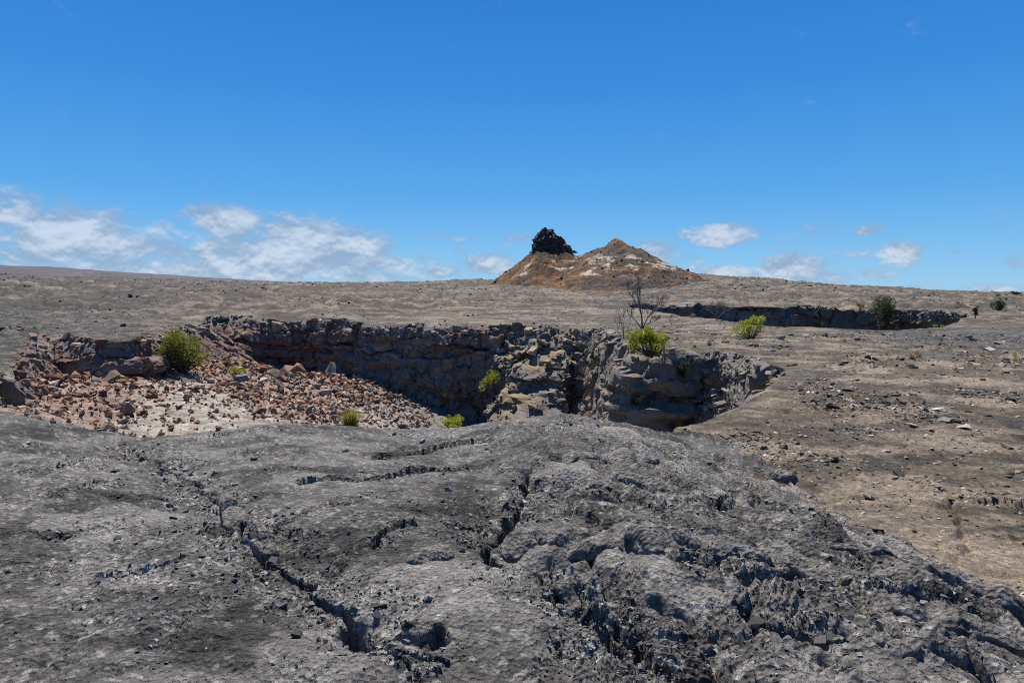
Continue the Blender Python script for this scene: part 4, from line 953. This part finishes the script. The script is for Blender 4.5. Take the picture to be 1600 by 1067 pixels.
# ------------------------------------------------------------------ talus rocks
tx = r.uniform(-30, 0, 60000); ty = r.uniform(12, 56, 60000); tsd = PIT.sd(tx, ty); ts = sandy(tx, ty); tz = zt(tx, ty)
ok = (tsd > .3) & (tz > -6.8) & (tz < PLAIN - .15) & (np.abs(np.arctan2(tx, ty)) < .70) & (r.random(len(tx)) < 1.05 - .62*ts) & (r.random(len(tx)) < np.clip(18/ty, .25, 1)**.5)
tx, ty, tz, ts = tx[ok], ty[ok], tz[ok], ts[ok]
tdist = np.hypot(tx, ty)
redness = np.clip(.45 + .35*sstep(-9, -13, tx) + .9*fbm(tx/4, ty/4, 3, 521) - .5*sstep(-10, -5, tx), 0, 1)
RED, OCH, GRY, PAL = np.array([.15, .066, .040]), np.array([.30, .175, .078]), np.array([.185, .155, .125]), np.array([.40, .34, .27])
def tone_for(red, q, n):
    c = np.where((q < .62*red)[:, None], RED, np.where((q < .62*red + .22)[:, None], np.array([.19, .118, .075]), np.where((q < .62*red + .36)[:, None], OCH, np.where((q < .9)[:, None], GRY, PAL))))
    return c*(.6 + .8*r.random((n, 1)))
m = np.arange(len(tx))[300:14300]; sz = tdist[m]*.0021*np.clip(r.lognormal(-.1, .65, len(m)), .25, 3.0)
tag(scatter('talus_rubble', CHIPS, np.c_[tx[m], ty[m], tz[m] + sz*.2], sz, tone_for(redness[m], r.random(len(m)), len(m)), M_TONE, 12, .5), 'small red and brown rubble covering the talus slope')
kinds = {'rust red': mat_rock('rust_red_rock', [(0, (.095, .042, .027)), (.5, (.155, .070, .043)), (1, (.23, .115, .07))], .9, .04, 5),
         'ochre orange': mat_rock('ochre_rock', [(0, (.22, .12, .055)), (.5, (.31, .185, .085)), (1, (.42, .28, .14))], .9, .04, 5),
         'brown': mat_rock('brown_rock', [(0, (.11, .07, .047)), (.5, (.185, .122, .083)), (1, (.28, .195, .135))], .9, .04, 5),
         'grey': mat_rock('grey_rock', [(0, (.13, .11, .092)), (.5, (.21, .18, .15)), (1, (.36, .315, .26))], .9, .04, 5)}
kl = {k: lib_meshes(HULLS, mt, 'talus_rock') for k, mt in kinds.items()}
used = []; cnt = 0
for k in range(len(tx)):
    if cnt >= 285: break
    p = (tx[k], ty[k], tz[k]); s_ = tdist[k]*(.0074 if tx[k] < -10.5 and R_.random() < .5 else .0050)*R_.choice([.5, .6, .7, .8, .95, 1.2, 1.8])*(.8 if ts[k] > .5 else 1)
    if any((p[0]-q[0])**2 + (p[1]-q[1])**2 < (.018*tdist[k])**2 for q in used): continue
    used.append(p); q = R_.random(); kd = 'rust red' if q < .5*redness[k] else 'brown' if q < .5*redness[k] + .28 else 'ochre orange' if q < .5*redness[k] + .45 else 'grey'
    where = 'lying on the pale scree chute' if ts[k] > .5 else 'in the rubble at the left end of the pit' if tx[k] < -13 else 'in the rubble of the talus slope'
    marks = {'below the round olive shrub': (285, 577, 38), 'around the small bright bush': (371, 580, 42), 'around the yellow grass tuft': (547, 661, 32), 'at the foot of the far wall': (520, 590, 51), 'at the foot of the left wall': (130, 590, 31), 'along the crust lip at left': (90, 650, 19), 'along the crust lip beside the pale scree': (440, 665, 24), 'near the lip bush': (700, 665, 45)}
    if ts[k] <= .5: where = min(marks, key=lambda q_: math.hypot(p[0] - at_y(*marks[q_])[0], p[1] - at_y(*marks[q_])[1]))
    where = ('big block ' if s_ > .0062*tdist[k] else 'small stone ' if s_ < .0038*tdist[k] else 'medium rock ') + where
    o = place('talus_rock', R_.choice(kl[kd]), (p[0], p[1], p[2] + s_*.3), s_, R_, .5)
    tag(o, f'angular {kd} {where}', 'rock', f'{kd} {where}'); cnt += 1

# ------------------------------------------------------------------ cinder cone, spire, far hill
CY = 220.0
def cone_h(x, y):
    wx = x + 2.2*fbm(x/9, y/9, 3, 601); wy = y + 2.2*fbm(x/9, y/9, 3, 602)
    d1 = np.hypot(wx - 33.4, (wy - 222)*.85); d2 = np.hypot(wx - 12, (wy - 220)*.9)
    c1 = 19.0 - .47*d1 - .9*np.exp(-d1/2.5)*0 + 1.3*np.exp(-(d1/3.)**2)*.4; c2 = 15.2 - .80*np.maximum(d2 - 5.6, 0) - .03*d2
    k = 1.1; m_ = np.maximum(c1, c2); z = m_ + k*np.log(np.exp((c1 - m_)/k) + np.exp((c2 - m_)/k)) - .25
    z = z + .55*fbm(x/4, y/4, 4, 603) + .35*ridged(x/2.2, y/5, 3, 604) - .3
    return z
xs = np.linspace(-22, 92, 400); ys = np.linspace(180, 262, 240); X, Y = np.meshgrid(xs, ys); x = X.ravel(); y = Y.ravel(); z = cone_h(x, y); g = zg(x, y)
foot = 2.2*np.exp(-np.clip(z - g, -4, 20)**2/6); zz = np.maximum(z, g - 4); zz = zz + 0*foot
pale = .9*sstep(.02, .2, fbm(x/6, y/6, 5, 611, .62) + .24*np.exp(-((z - 9.5)/2.8)**2)*sstep(14, 30, x) - .15)*sstep(5, 7.5, z)*sstep(14.5, 12, z)
rust = np.clip(.9*sstep(16.2, 18, z)*sstep(25, 28, x) + .85*sstep(28, 16, x)*sstep(-.2, .2, fbm(x/6, y/6, 3, 612) + .15) + .55*sstep(.0, .35, fbm(x/8, y/8, 4, 614)), 0, .9)
dark = .55*sstep(11.5, 14.5, z)*sstep(23, 18, x) + .25 + .5*sstep(.0, .35, fbm(x/3.5, y/3.5, 5, 613))
def mat_cone():
    m, nt, b = new_mat('cinder'); P = ncoord(nt); R, G, B, _ = nattr(nt, 'mask'); n2 = nnoise(nt, .9, 8, .72, .3, P)
    c = nramp(nt, n2, [(.36, (.035, .026, .017)), (.5, (.088, .066, .042)), (.66, (.17, .13, .085))])
    ru = nramp(nt, n2, [(.36, (.13, .055, .014)), (.5, (.30, .140, .036)), (.66, (.50, .29, .10))]); c = nmix(nt, R, c, ru)
    c = nmix(nt, B, c, (.040, .033, .028)); c = nmix(nt, G, c, nramp(nt, n2, [(.4, (.50, .42, .33)), (.6, (.85, .76, .65))]))
    c = nmix(nt, 1.0, c, (.62, .55, .48), 'MULTIPLY')
    nt.links.new(c, b.inputs['Base Color']); nbump(nt, b, n2, 1, .5); return m
Q = grid_quads(len(ys), len(xs)); keep = (z > g - .8)[Q].any(1); V2, Q2, at = compact(np.c_[x, y, zz], Q, keep, {'mask': np.clip(np.stack([rust, pale*(1 - .7*(dark > .4)), dark*(1 - pale)], -1), 0, 1)})
CONE = ob('cinder_cone', mesh_np('cinder_cone', V2, Q2, None, mat_cone(), True, at)); tag(CONE, 'brown twin-humped cinder cone with pale patches and rusty tip', None, None, 'structure')
cb = np.where((z > g + .3) & (y < 226))[0]; i = r.choice(cb, 320, replace=False); sz = np.clip(r.lognormal(np.log(.2), .45, 320), .1, 1.0)
scatter('cinder_blocks', HULLS, np.c_[x[i], y[i], z[i] + sz*.2], sz, np.where(r.random((320, 1)) < .7, np.array([[.045, .036, .03]]), np.array([[.20, .13, .08]]))*(.6 + .8*r.random((320, 1))), M_TONE, 14, .4, CONE)
def spire():
    k = CY/F; prof = [(396, 826, 898), (392, 828, 893), (386, 831, 886), (380, 833, 881), (375, 836, 876), (371, 837, 870), (367, 840, 866), (364, 842, 865), (362, 844, 864), (360.5, 846, 863.5)]
    na = 84; lev = np.linspace(0, 1, 52); pv = np.array(prof); tt = np.linspace(0, 1, len(prof)); v = np.interp(lev, tt, pv[:, 0]); lft = np.interp(lev, tt, pv[:, 1]); rgt = np.interp(lev, tt, pv[:, 2])
    zc = EYE + (457 - v)*k; cx = ((lft + rgt)/2 - CU)*k; hw = (rgt - lft)/2*k; th = np.linspace(0, 2*np.pi, na, endpoint=False)
    TH, LV = np.meshgrid(th, lev); HW = hw[:, None]*np.ones_like(TH); ZC = zc[:, None]*np.ones_like(TH)
    f1, f2, idh, dx, dy = voronoi(TH*3.0/1.0, ZC/1.5, 621); f1b, f2b, idb, _, _ = voronoi(TH*6.5, ZC/.6, 622)
    rad = 1 + .30*(rnd(idh) - .5) - .13*np.clip(1 - (f2 - f1)/.18, 0, 1) + .07*(rnd(idb) - .5) + .16*fbm(np.cos(TH)*2 + 5, np.sin(TH)*2 + ZC/2, 4, 623)
    Xs = cx[:, None] + np.cos(TH)*HW*rad; Ys = CY + np.sin(TH)*np.minimum(HW, 4.2)*.9*rad; Zs = ZC + 1.0*fbm(Xs/2.5, Ys/2.5, 2, 624)*sstep(0, .3, LV) + .5*(rnd(idh, 5) - .5)*sstep(.5, 1, LV)
    V = np.c_[Xs.ravel(), Ys.ravel(), Zs.ravel()]; top = len(V); V = np.vstack([V, [[cx[-1], CY, zc[-1] + .1]]]); Q = grid_quads(len(lev), na, True)
    T = np.array([((len(lev)-1)*na + i, (len(lev)-1)*na + (i+1) % na, top) for i in range(na)])
    m, nt, b = new_mat('spatter_rock'); P = ncoord(nt); n = nnoise(nt, .8, 8, .7, .3, P); nt.links.new(nramp(nt, n, [(.38, (.020, .016, .015)), (.5, (.056, .043, .040)), (.66, (.14, .10, .088))]), b.inputs['Base Color']); nbump(nt, b, n, 1, .4)
    o = ob('rock_spire', mesh_np('rock_spire', V, Q, T, m, False)); tag(o, 'dark jagged lava spire crowning the left hump of the cinder cone', 'rock spire')
spire()
def hill():
    us = np.linspace(-1500, 900, 420); D = np.r_[np.linspace(1400, 3200, 40), np.linspace(3300, 5200, 12)]; U, DD = np.meshgrid(us, D); vv = np.interp(U, [-1500, -400, 0, 100, 200, 300, 400, 470, 600, 900], [392, 404, 416, 420, 427.5, 433, 439, 443, 449, 456])
    crest = EYE + (457 - vv)/F*3200; x = (U - CU)/F*DD; y = DD
    z = -40 + (crest + 40)*sstep(1300, 3200, DD)**.8 - np.maximum(DD - 3200, 0)*.05 + 5*fbm(x/160, y/160, 5, 631)*sstep(1300, 2200, DD) + 1.5*ridged(x/50, y/90, 3, 632)
    m, nt, b = new_mat('distant_slope'); P = ncoord(nt); n = nnoise(nt, .012, 9, .7, .4, P); nt.links.new(nramp(nt, n, [(.36, (.034, .029, .034)), (.5, (.058, .049, .054)), (.66, (.095, .082, .082))]), b.inputs['Base Color'])
    V = np.c_[x.ravel(), y.ravel(), z.ravel()]; tag(ob('hill', mesh_np('hill', V, grid_quads(len(D), len(us)), None, m, True)), 'long purple brown volcano slope on the left horizon', None, None, 'structure')
hill()

# ------------------------------------------------------------------ plants
def tubes(segs, sides=5):
    """segs: list of (p0, r0, p1, r1); one mesh of tapered tubes"""
    V = []; Q = []
    for p0, r0, p1, r1 in segs:
        p0, p1 = Vector(p0), Vector(p1); ax = (p1 - p0); 
        if ax.length < 1e-5: continue
        q = ax.to_track_quat('Z', 'Y'); b = len(V)
        for P, R in ((p0, r0), (p1, r1)):
            for i in range(sides):
                a = 2*math.pi*i/sides; V.append(P + q @ Vector((math.cos(a)*R, math.sin(a)*R, 0)))
        for i in range(sides): j = (i+1) % sides; Q.append((b+i, b+j, b+sides+j, b+sides+i))
    return np.array([tuple(v) for v in V]), np.array(Q)
def leaves(centres, outs, size, tones, r, aspect=.55):
    n = len(centres); d = outs + r.normal(0, .55, (n, 3)); d /= np.linalg.norm(d, axis=1)[:, None]
    t = np.cross(d, r.normal(size=(n, 3))); t /= np.linalg.norm(t, axis=1)[:, None]; L_ = size[:, None]
    tip = centres + d*L_; mid = centres + d*L_*.5; V = np.stack([centres, mid + t*L_*aspect*.5, tip, mid - t*L_*aspect*.5], 1).reshape(-1, 3)
    return V, np.arange(n*4).reshape(n, 4), np.repeat(tones, 4, 0)
def bush(name, base, w, h, nleaf, dark, light, leaf, label, cat='shrub', seed=1, depth=None, clumps=34, sparse=.0, bottom=.05, group=None, lean=0):
    r = np.random.default_rng(seed); R = random.Random(seed); root = bpy.data.objects.new(name, None); link(root); root.location = base; tag(root, label, cat, group)
    depth = depth or w*.9
    nl = max(3, clumps//7); la = np.arange(nl)*2*np.pi/nl + r.normal(0, .5, nl); lr = r.uniform(.25, .72, nl); lc = np.stack([np.cos(la)*lr*w/2, np.sin(la)*lr*depth/2, h*r.uniform(.30, .62, nl)], -1); lc[0] = (0, 0, h*.6)
    ls = r.uniform(.55, 1.0, nl); li = np.r_[np.arange(nl), r.integers(0, nl, clumps - nl)] if clumps > nl else np.arange(clumps); dd = r.normal(size=(clumps, 3)); dd /= np.linalg.norm(dd, axis=1)[:, None]
    cc = lc[li] + dd*(ls[li]*r.uniform(.4, 1, clumps))[:, None]*np.array([w*.31, depth*.31, h*.42]); cc[:, 2] = np.clip(cc[:, 2], h*.08, h*.93); cc[:, 0] += lean*cc[:, 2]
    cr = r.uniform(.10, .21, clumps)*min(w, h)*(1 - sparse*.4); ct = r.random(clumps)
    k = r.integers(0, clumps, nleaf); d = r.normal(size=(nleaf, 3)); d /= np.linalg.norm(d, axis=1)[:, None]; rad = r.uniform(.35, 1, nleaf)**.6
    P = cc[k] + d*(cr[k]*rad)[:, None]; P[:, 2] = np.maximum(P[:, 2], .02)
    out = d + np.array([0, 0, .4]); sz = leaf*r.uniform(.6, 1.35, nleaf); t = np.clip(.25 + .5*ct[k] + r.normal(0, .22, nleaf), 0, 1)[:, None]
    tone = np.array(dark)*(1 - t) + np.array(light)*t
    V, Q, C = leaves(P, out, sz, tone, r)
    ob('foliage', mesh_np('foliage', V, Q, None, M_LEAF, False, {'tone': C}), root)
    segs = []
    for c, q in zip(cc, cr):
        p0 = np.array([R.gauss(0, .04)*w, R.gauss(0, .04)*w, -.1]); mid = p0*.4 + c*.6 + np.array([R.gauss(0, .04), R.gauss(0, .04), R.gauss(0, .03)])*w; mid[2] *= .8
        segs += [(p0, .018*w**.5, mid, .012*w**.5), (mid, .012*w**.5, c, .006*w**.5)]
    V, Q = tubes(segs, 4); ob('stem', mesh_np('stem', V, Q, None, M_BARK, True), root); return root
def branchy(r, p, d, L_, rad, depth, segs, spread=.55, up=.1, kids=(2, 3), shrink=.72, wob=.25):
    p = Vector(p); d = Vector(d).normalized(); n = 3; q = p
    for i in range(n):
        d = (d + Vector((r.gauss(0, wob), r.gauss(0, wob), r.gauss(0, wob*.6) + up))*.5).normalized(); e = q + d*(L_/n)
        segs.append((q, rad*(1 - .25*i/n), e, rad*(1 - .25*(i+1)/n))); q = e
        if depth > 0 and i > 0 and r.random() < .55:
            d2 = (d + Vector((r.gauss(0, spread), r.gauss(0, spread), r.gauss(0, spread*.5)))).normalized(); branchy(r, q, d2, L_*shrink*r.uniform(.6, 1), rad*.55, depth - 1, segs, spread, up, kids, shrink, wob)
    if depth > 0:
        for _ in range(r.randint(*kids)):
            d2 = (d + Vector((r.gauss(0, spread), r.gauss(0, spread), r.gauss(0, spread*.5) + up))).normalized(); branchy(r, q, d2, L_*shrink*r.uniform(.7, 1.1), rad*.62, depth - 1, segs, spread, up, kids, shrink, wob)
def dead_tree(name, base, stems, label, cat, seed, mat=M_DEAD, group=None):
    """stems: list of (direction, length, radius, depth)"""
    r = random.Random(seed); root = bpy.data.objects.new(name, None); link(root); root.location = base; tag(root, label, cat, group)
    for k, (d, L_, rad, dp) in enumerate(stems):
        segs = []; branchy(r, (0, 0, -.08), d, L_, rad, dp, segs); 
        tr, br = segs[:3], segs[3:]
        V, Q = tubes(tr, 6); t = ob('trunk', mesh_np('trunk', V, Q, None, mat, True), root)
        if br: V, Q = tubes(br, 4); ob('branches', mesh_np('branches', V, Q, None, mat, True), root)
    return root
def tuft(name, base, n, h, spread, c0, c1, label, cat='grass tuft', seed=1, wd=.012, group=None, droop=.5):
    r = np.random.default_rng(seed); a = r.uniform(0, 2*np.pi, n); b = np.abs(r.normal(0, spread, n)); L_ = h*r.uniform(.55, 1.1, n)
    d = np.stack([np.cos(a)*np.sin(b), np.sin(a)*np.sin(b), np.cos(b)], -1); p0 = np.stack([np.cos(a)*r.random(n)*h*.18, np.sin(a)*r.random(n)*h*.18, 0*a - .03], -1)
    mid = p0 + d*(L_*.55)[:, None]; tip = mid + d*(L_*.45)[:, None] - np.array([0, 0, 1])*(L_*droop*b*.5)[:, None] + np.stack([np.cos(a), np.sin(a), 0*a], -1)*(L_*.12)[:, None]
    t = np.stack([-np.sin(a), np.cos(a), 0*a], -1)*wd
    V = np.stack([p0 - t, p0 + t, mid + t*.8, mid - t*.8, tip], 1).reshape(-1, 3); k = np.arange(n)*5
    Q = np.stack([k, k+1, k+2, k+3], -1); T = np.stack([k+3, k+2, k+4], -1); f = r.random((n, 1)); C = np.repeat(np.array(c0)*(1 - f) + np.array(c1)*f, 5, 0)
    o = ob(name, mesh_np(name, V, Q, T, M_GRASS, False, {'tone': C})); o.location = base; tag(o, label, cat, group); return o
def gz(x, y): return float(zg(np.array([x]), np.array([y]))[0])
def tz1(x, y): return float(zt(np.array([x]), np.array([y]))[0])
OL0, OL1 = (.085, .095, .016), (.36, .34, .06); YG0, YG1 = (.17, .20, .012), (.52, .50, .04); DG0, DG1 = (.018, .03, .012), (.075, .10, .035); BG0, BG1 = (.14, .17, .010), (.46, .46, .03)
def on_talus(u, v, Y): p = at_y(u, v, Y); return (p[0], p[1], min(tz1(p[0], p[1]), PLAIN))
def on_plain(u, v):
    x, y = hit_plain(u, v); return (x, y, gz(x, y))
def wall_pt(u, v):
    """point on the wall mesh nearest to the ray through a pixel"""
    d = ray(u, v); d = d/np.linalg.norm(d); W = WALL; Pn = np.stack([W.X, W.Y, W.Z - EYE], -1); t = (Pn*d).sum(-1); e = np.linalg.norm(Pn - t[..., None]*d, axis=-1)
    e = e + np.where((W.N*W.P).sum(1) < 0, 0, 99)[None, :] + .004*t; i_, j_ = np.unravel_index(np.argmin(e), e.shape); return (W.X[i_, j_], W.Y[i_, j_], W.Z[i_, j_])
b = on_talus(285, 578, 37.5); k = b[1]/F
bush('round_shrub', b, 84*k, 76*k, 9000, OL0, OL1, .10, 'large round olive green shrub on the talus below the far rim', seed=2, clumps=60)
bush('low_shrub', on_talus(371, 580, 40), 34*.04, 20*.04, 900, BG0, BG1, .07, 'small bright green bush among red rocks right of the round shrub', seed=3, clumps=14)
bush('low_shrub', on_talus(184, 577, 34), .55, .42, 300, BG0, BG1, .06, 'tiny green plant at the foot of the left wall', seed=4, clumps=8)
bush('low_shrub', on_talus(212, 574, 35), .95, .40, 400, BG0, BG1, .06, 'low flat green plant between wall and round shrub', seed=5, clumps=10)
tuft('grass_tuft', on_talus(547, 661, 31), 700, 1.05, .42, (.15, .15, .02), (.36, .31, .07), 'dense yellow green grass tuft on the lower talus', seed=6)
b = on_talus(711, 668, 45); bush('low_shrub', b, 70*b[1]/F, 30*b[1]/F, 3000, YG0, YG1, .09, 'yellow green bush peeping over the crust lip', seed=7, clumps=34)
def wbush(u, v, wpx, hpx, n, c0, c1, lab, seed, leaf=.07, clumps=20, into=.1):
    p = wall_pt(u, v + hpx*.45); k = p[1]/F; return bush('wall_shrub', (p[0], p[1] - into, p[2]), wpx*k, hpx*k, n, c0, c1, leaf, lab, seed=seed, clumps=clumps)
wbush(769, 590, 46, 34, 2600, BG0, BG1, 'bright green bush clinging to the far wall left of the rock spur', 8, into=1.3)
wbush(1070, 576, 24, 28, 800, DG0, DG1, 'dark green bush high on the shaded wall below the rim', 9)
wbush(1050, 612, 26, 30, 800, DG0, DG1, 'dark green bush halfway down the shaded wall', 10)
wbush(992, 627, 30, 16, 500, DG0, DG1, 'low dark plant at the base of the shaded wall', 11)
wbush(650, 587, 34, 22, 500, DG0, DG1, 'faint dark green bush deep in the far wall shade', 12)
b = on_plain(1016, 550); bush('rim_shrub', (b[0], b[1] + .2, b[2] - .1), 66*b[1]/F, 44*b[1]/F, 6000, BG0, (.42, .43, .03), .07, 'bright green spreading bush on the pit rim below the dead tree', seed=13, clumps=44)
b = on_plain(1172, 529); bush('rim_shrub', b, 66*b[1]/F, 40*b[1]/F, 3600, YG0, YG1, .065, 'yellow green bush on the flat between the two pits', seed=14, clumps=30, sparse=.6, lean=.35)
b = on_plain(1003, 513); dead_tree('dead_tree', b, [((-.05, 0, 1), 1.5, .07, 5), ((.35, 0, 1), 1.2, .05, 5), ((.1, .2, 1), 1.0, .035, 4), ((-.45, .1, .9), .9, .05, 4), ((.6, 0, .8), .7, .035, 4)], 'tall dead grey tree with bare branches behind the rim bush', 'dead tree', 21)
b = on_plain(975, 528); dead_tree('dead_shrub', b, [((-.3, 0, 1), .8, .03, 4), ((.1, 0, 1), .6, .025, 4), ((-.6, 0, .7), .6, .02, 3), ((.5, 0, .7), .5, .02, 3)], 'thin dead bush left of the green rim bush', 'dead shrub', 22, M_DEADPALE)
b = on_plain(1120, 501); dead_tree('dead_shrub', b, [((c, 0, 1), .75, .02, 4) for c in (-.9, -.55, -.25, 0, .25, .5, .85)], 'wide grey dead thicket left of the second pit', 'dead shrub', 23)
b = on_plain(1050, 507); dead_tree('dead_shrub', b, [((c, 0, .8), .45, .014, 3) for c in (-.8, -.3, .2, .7)], 'low grey dead brush right of the dead tree', 'dead shrub', 24)
for (u, v, L_, lab, sd_2, n_) in ((940, 545, .7, 'pale dead bush hanging down the spur right side', 25, 7), (925, 590, .6, 'pale tangled dead bush on the wall beside the dark crevice', 26, 7), (742, 612, .55, 'bleached roots trailing below the green wall bush', 27, 5)):
    p = wall_pt(u, v); rr2 = random.Random(sd_2)
    dead_tree('hanging_dead_shrub', (p[0], p[1] - .05, p[2]), [((rr2.gauss(0, .6), -.5, rr2.uniform(-1, .5)), L_, .016, 3) for _ in range(n_)], lab, 'dead shrub', sd_2, M_DEADPALE)
def in_pit2(u, v_top, w, hpx, n, lab, seed, Y=None, c0=DG0, c1=(.10, .125, .045), clumps=26, leaf=.12):
    p = at_y(u, v_top + hpx, Y); k = Y/F; return bush('pit_tree', p, w*k, hpx*k, n, c0, c1, leaf, lab, 'tree', seed=seed, clumps=clumps, bottom=.05)
y2 = float(hit_plain(1385, 514)[1]); yf = float(hit_plain(1385, 485)[1]); ym = yf - 2.2
def pit_tree(u, vt, vb, w, n, lab, seed, Y, lobes):
    """tree rooted in the second pit: trunk, limbs and several uneven crowns"""
    r = np.random.default_rng(seed); k = Y/F; zb = -6.2; x0 = (u - CU)*k; root = bpy.data.objects.new('pit_tree', None); link(root); root.location = (x0, Y, zb); tag(root, lab, 'tree')
    ztop = at_y(u, vt, Y)[2] - zb; zlow = at_y(u, vb, Y)[2] - zb; cc = []; cr = []
    for _ in range(lobes):
        t = r.uniform(0, 1); cc.append([r.normal(0, w*k*.24*(1.15 - .7*t)), r.normal(0, w*k*.2), lerp(zlow, ztop, t*.93)]); cr.append(w*k*r.uniform(.12, .22)*(1.1 - .35*t))
    cc = np.array(cc); cr = np.array(cr); q = r.integers(0, lobes, n); d = r.normal(size=(n, 3)); d /= np.linalg.norm(d, axis=1)[:, None]; P = cc[q] + d*(cr[q]*r.uniform(.3, 1, n)**.6)[:, None]
    ct = r.random(lobes); t = np.clip(.2 + .4*ct[q] + r.normal(0, .22, n), 0, 1)[:, None]; C = np.array(DG0)*(1 - t) + np.array((.13, .15, .05))*t
    V, Q, C = leaves(P, d + [0, 0, .3], .13*r.uniform(.6, 1.3, n), C, r); ob('crown', mesh_np('crown', V, Q, None, M_LEAF, False, {'tone': C}), root)
    segs = [((0, 0, -.2), .09, (0, 0, zlow), .07), ((0, 0, zlow), .07, (0, 0, lerp(zlow, ztop, .7)), .025)] + [((0, 0, min(c[2] - .3, zlow)), .03, c, .012) for c in cc]
    V, Q = tubes(segs, 5); ob('trunk', mesh_np('trunk', V, Q, None, M_BARK, True), root)
pit_tree(1385, 464, 522, 50, 7000, 'largest dark green tree standing in the second pit', 31, ym, 34)
pit_tree(1281, 477, 512, 16, 1200, 'slim dark green tree at the left wall of the second pit', 32, float(hit_plain(1281, 481)[1]) - 1.6, 12)
b = on_plain(1345, 487); bush('rim_shrub', b, 22*b[1]/F, 11*b[1]/F, 500, OL0, OL1, .12, 'small olive bush on the far rim left of the pit tree', seed=33, clumps=10)
b = on_plain(1556, 490); bush('rim_tree', b, 22*b[1]/F, 33*b[1]/F, 1600, DG0, DG1, .12, 'upright dark green tree near the right edge', 'tree', seed=34, clumps=22)
b = on_plain(1524, 500); bush('rim_shrub', b, 11*b[1]/F, 20*b[1]/F, 600, DG0, DG1, .10, 'narrow dark green bush at the right end of the second pit', seed=35, clumps=10)
b = on_plain(1590, 461); bush('skyline_shrub', b, 20*b[1]/F, 7*b[1]/F, 300, DG0, DG1, .4, 'small dark bush on the right skyline', seed=36, clumps=8)
for u, v, w_, h_ in ((1462, 512, 7, 5), (1472, 511, 6, 5)):
    b = on_plain(u, v); bush('low_shrub', b, w_*b[1]/F, h_*b[1]/F, 120, YG0, YG1, .08, 'tiny yellow green plant on the near rim of the second pit', seed=u, clumps=5, group='tiny plants by the second pit')
for u, v, h_, lab in ((1108, 540, .35, 'dry straw tuft on the rim right of the green bush'), (1085, 545, .25, 'small dry tuft on the rim above the shaded wall'), (1435, 562, .4, 'left brown dry tuft on the pale flat at the right'), (1425, 565, .3, 'lower brown dry tuft on the pale flat at the right'), (1082, 497, .5, 'dry ochre tuft beside the dead thicket')):
    b = on_plain(u, v); tuft('dry_tuft', b, 160, h_, .7, (.17, .12, .06), (.33, .25, .13), lab, 'dry tuft', seed=u, wd=.008)
for k_ in range(26):
    u, v = R_.uniform(1180, 1600), R_.uniform(522, 580); b = on_plain(u, v); tuft('dry_tuft', b, 40, R_.uniform(.12, .3), .8, (.17, .14, .05), (.32, .27, .10), 'small straw yellow weed tuft on the grey flat between the pits', 'dry tuft', seed=int(u), wd=.008, group='weed tufts between the pits')
for u, v in ((1251, 717), (1334, 752), (1440, 815), (1482, 806), (1555, 703), (1590, 770), (1484, 746)):
    p = at_z(u, v, PLAIN); tuft('dry_tuft', (p[0], p[1], gz(p[0], p[1])), 50, .08, .8, (.17, .13, .04), (.30, .25, .08), 'tiny yellowish weed tuft on the tan ground at the right', 'dry tuft', seed=u, wd=.004, group='tiny weeds on the tan ground')
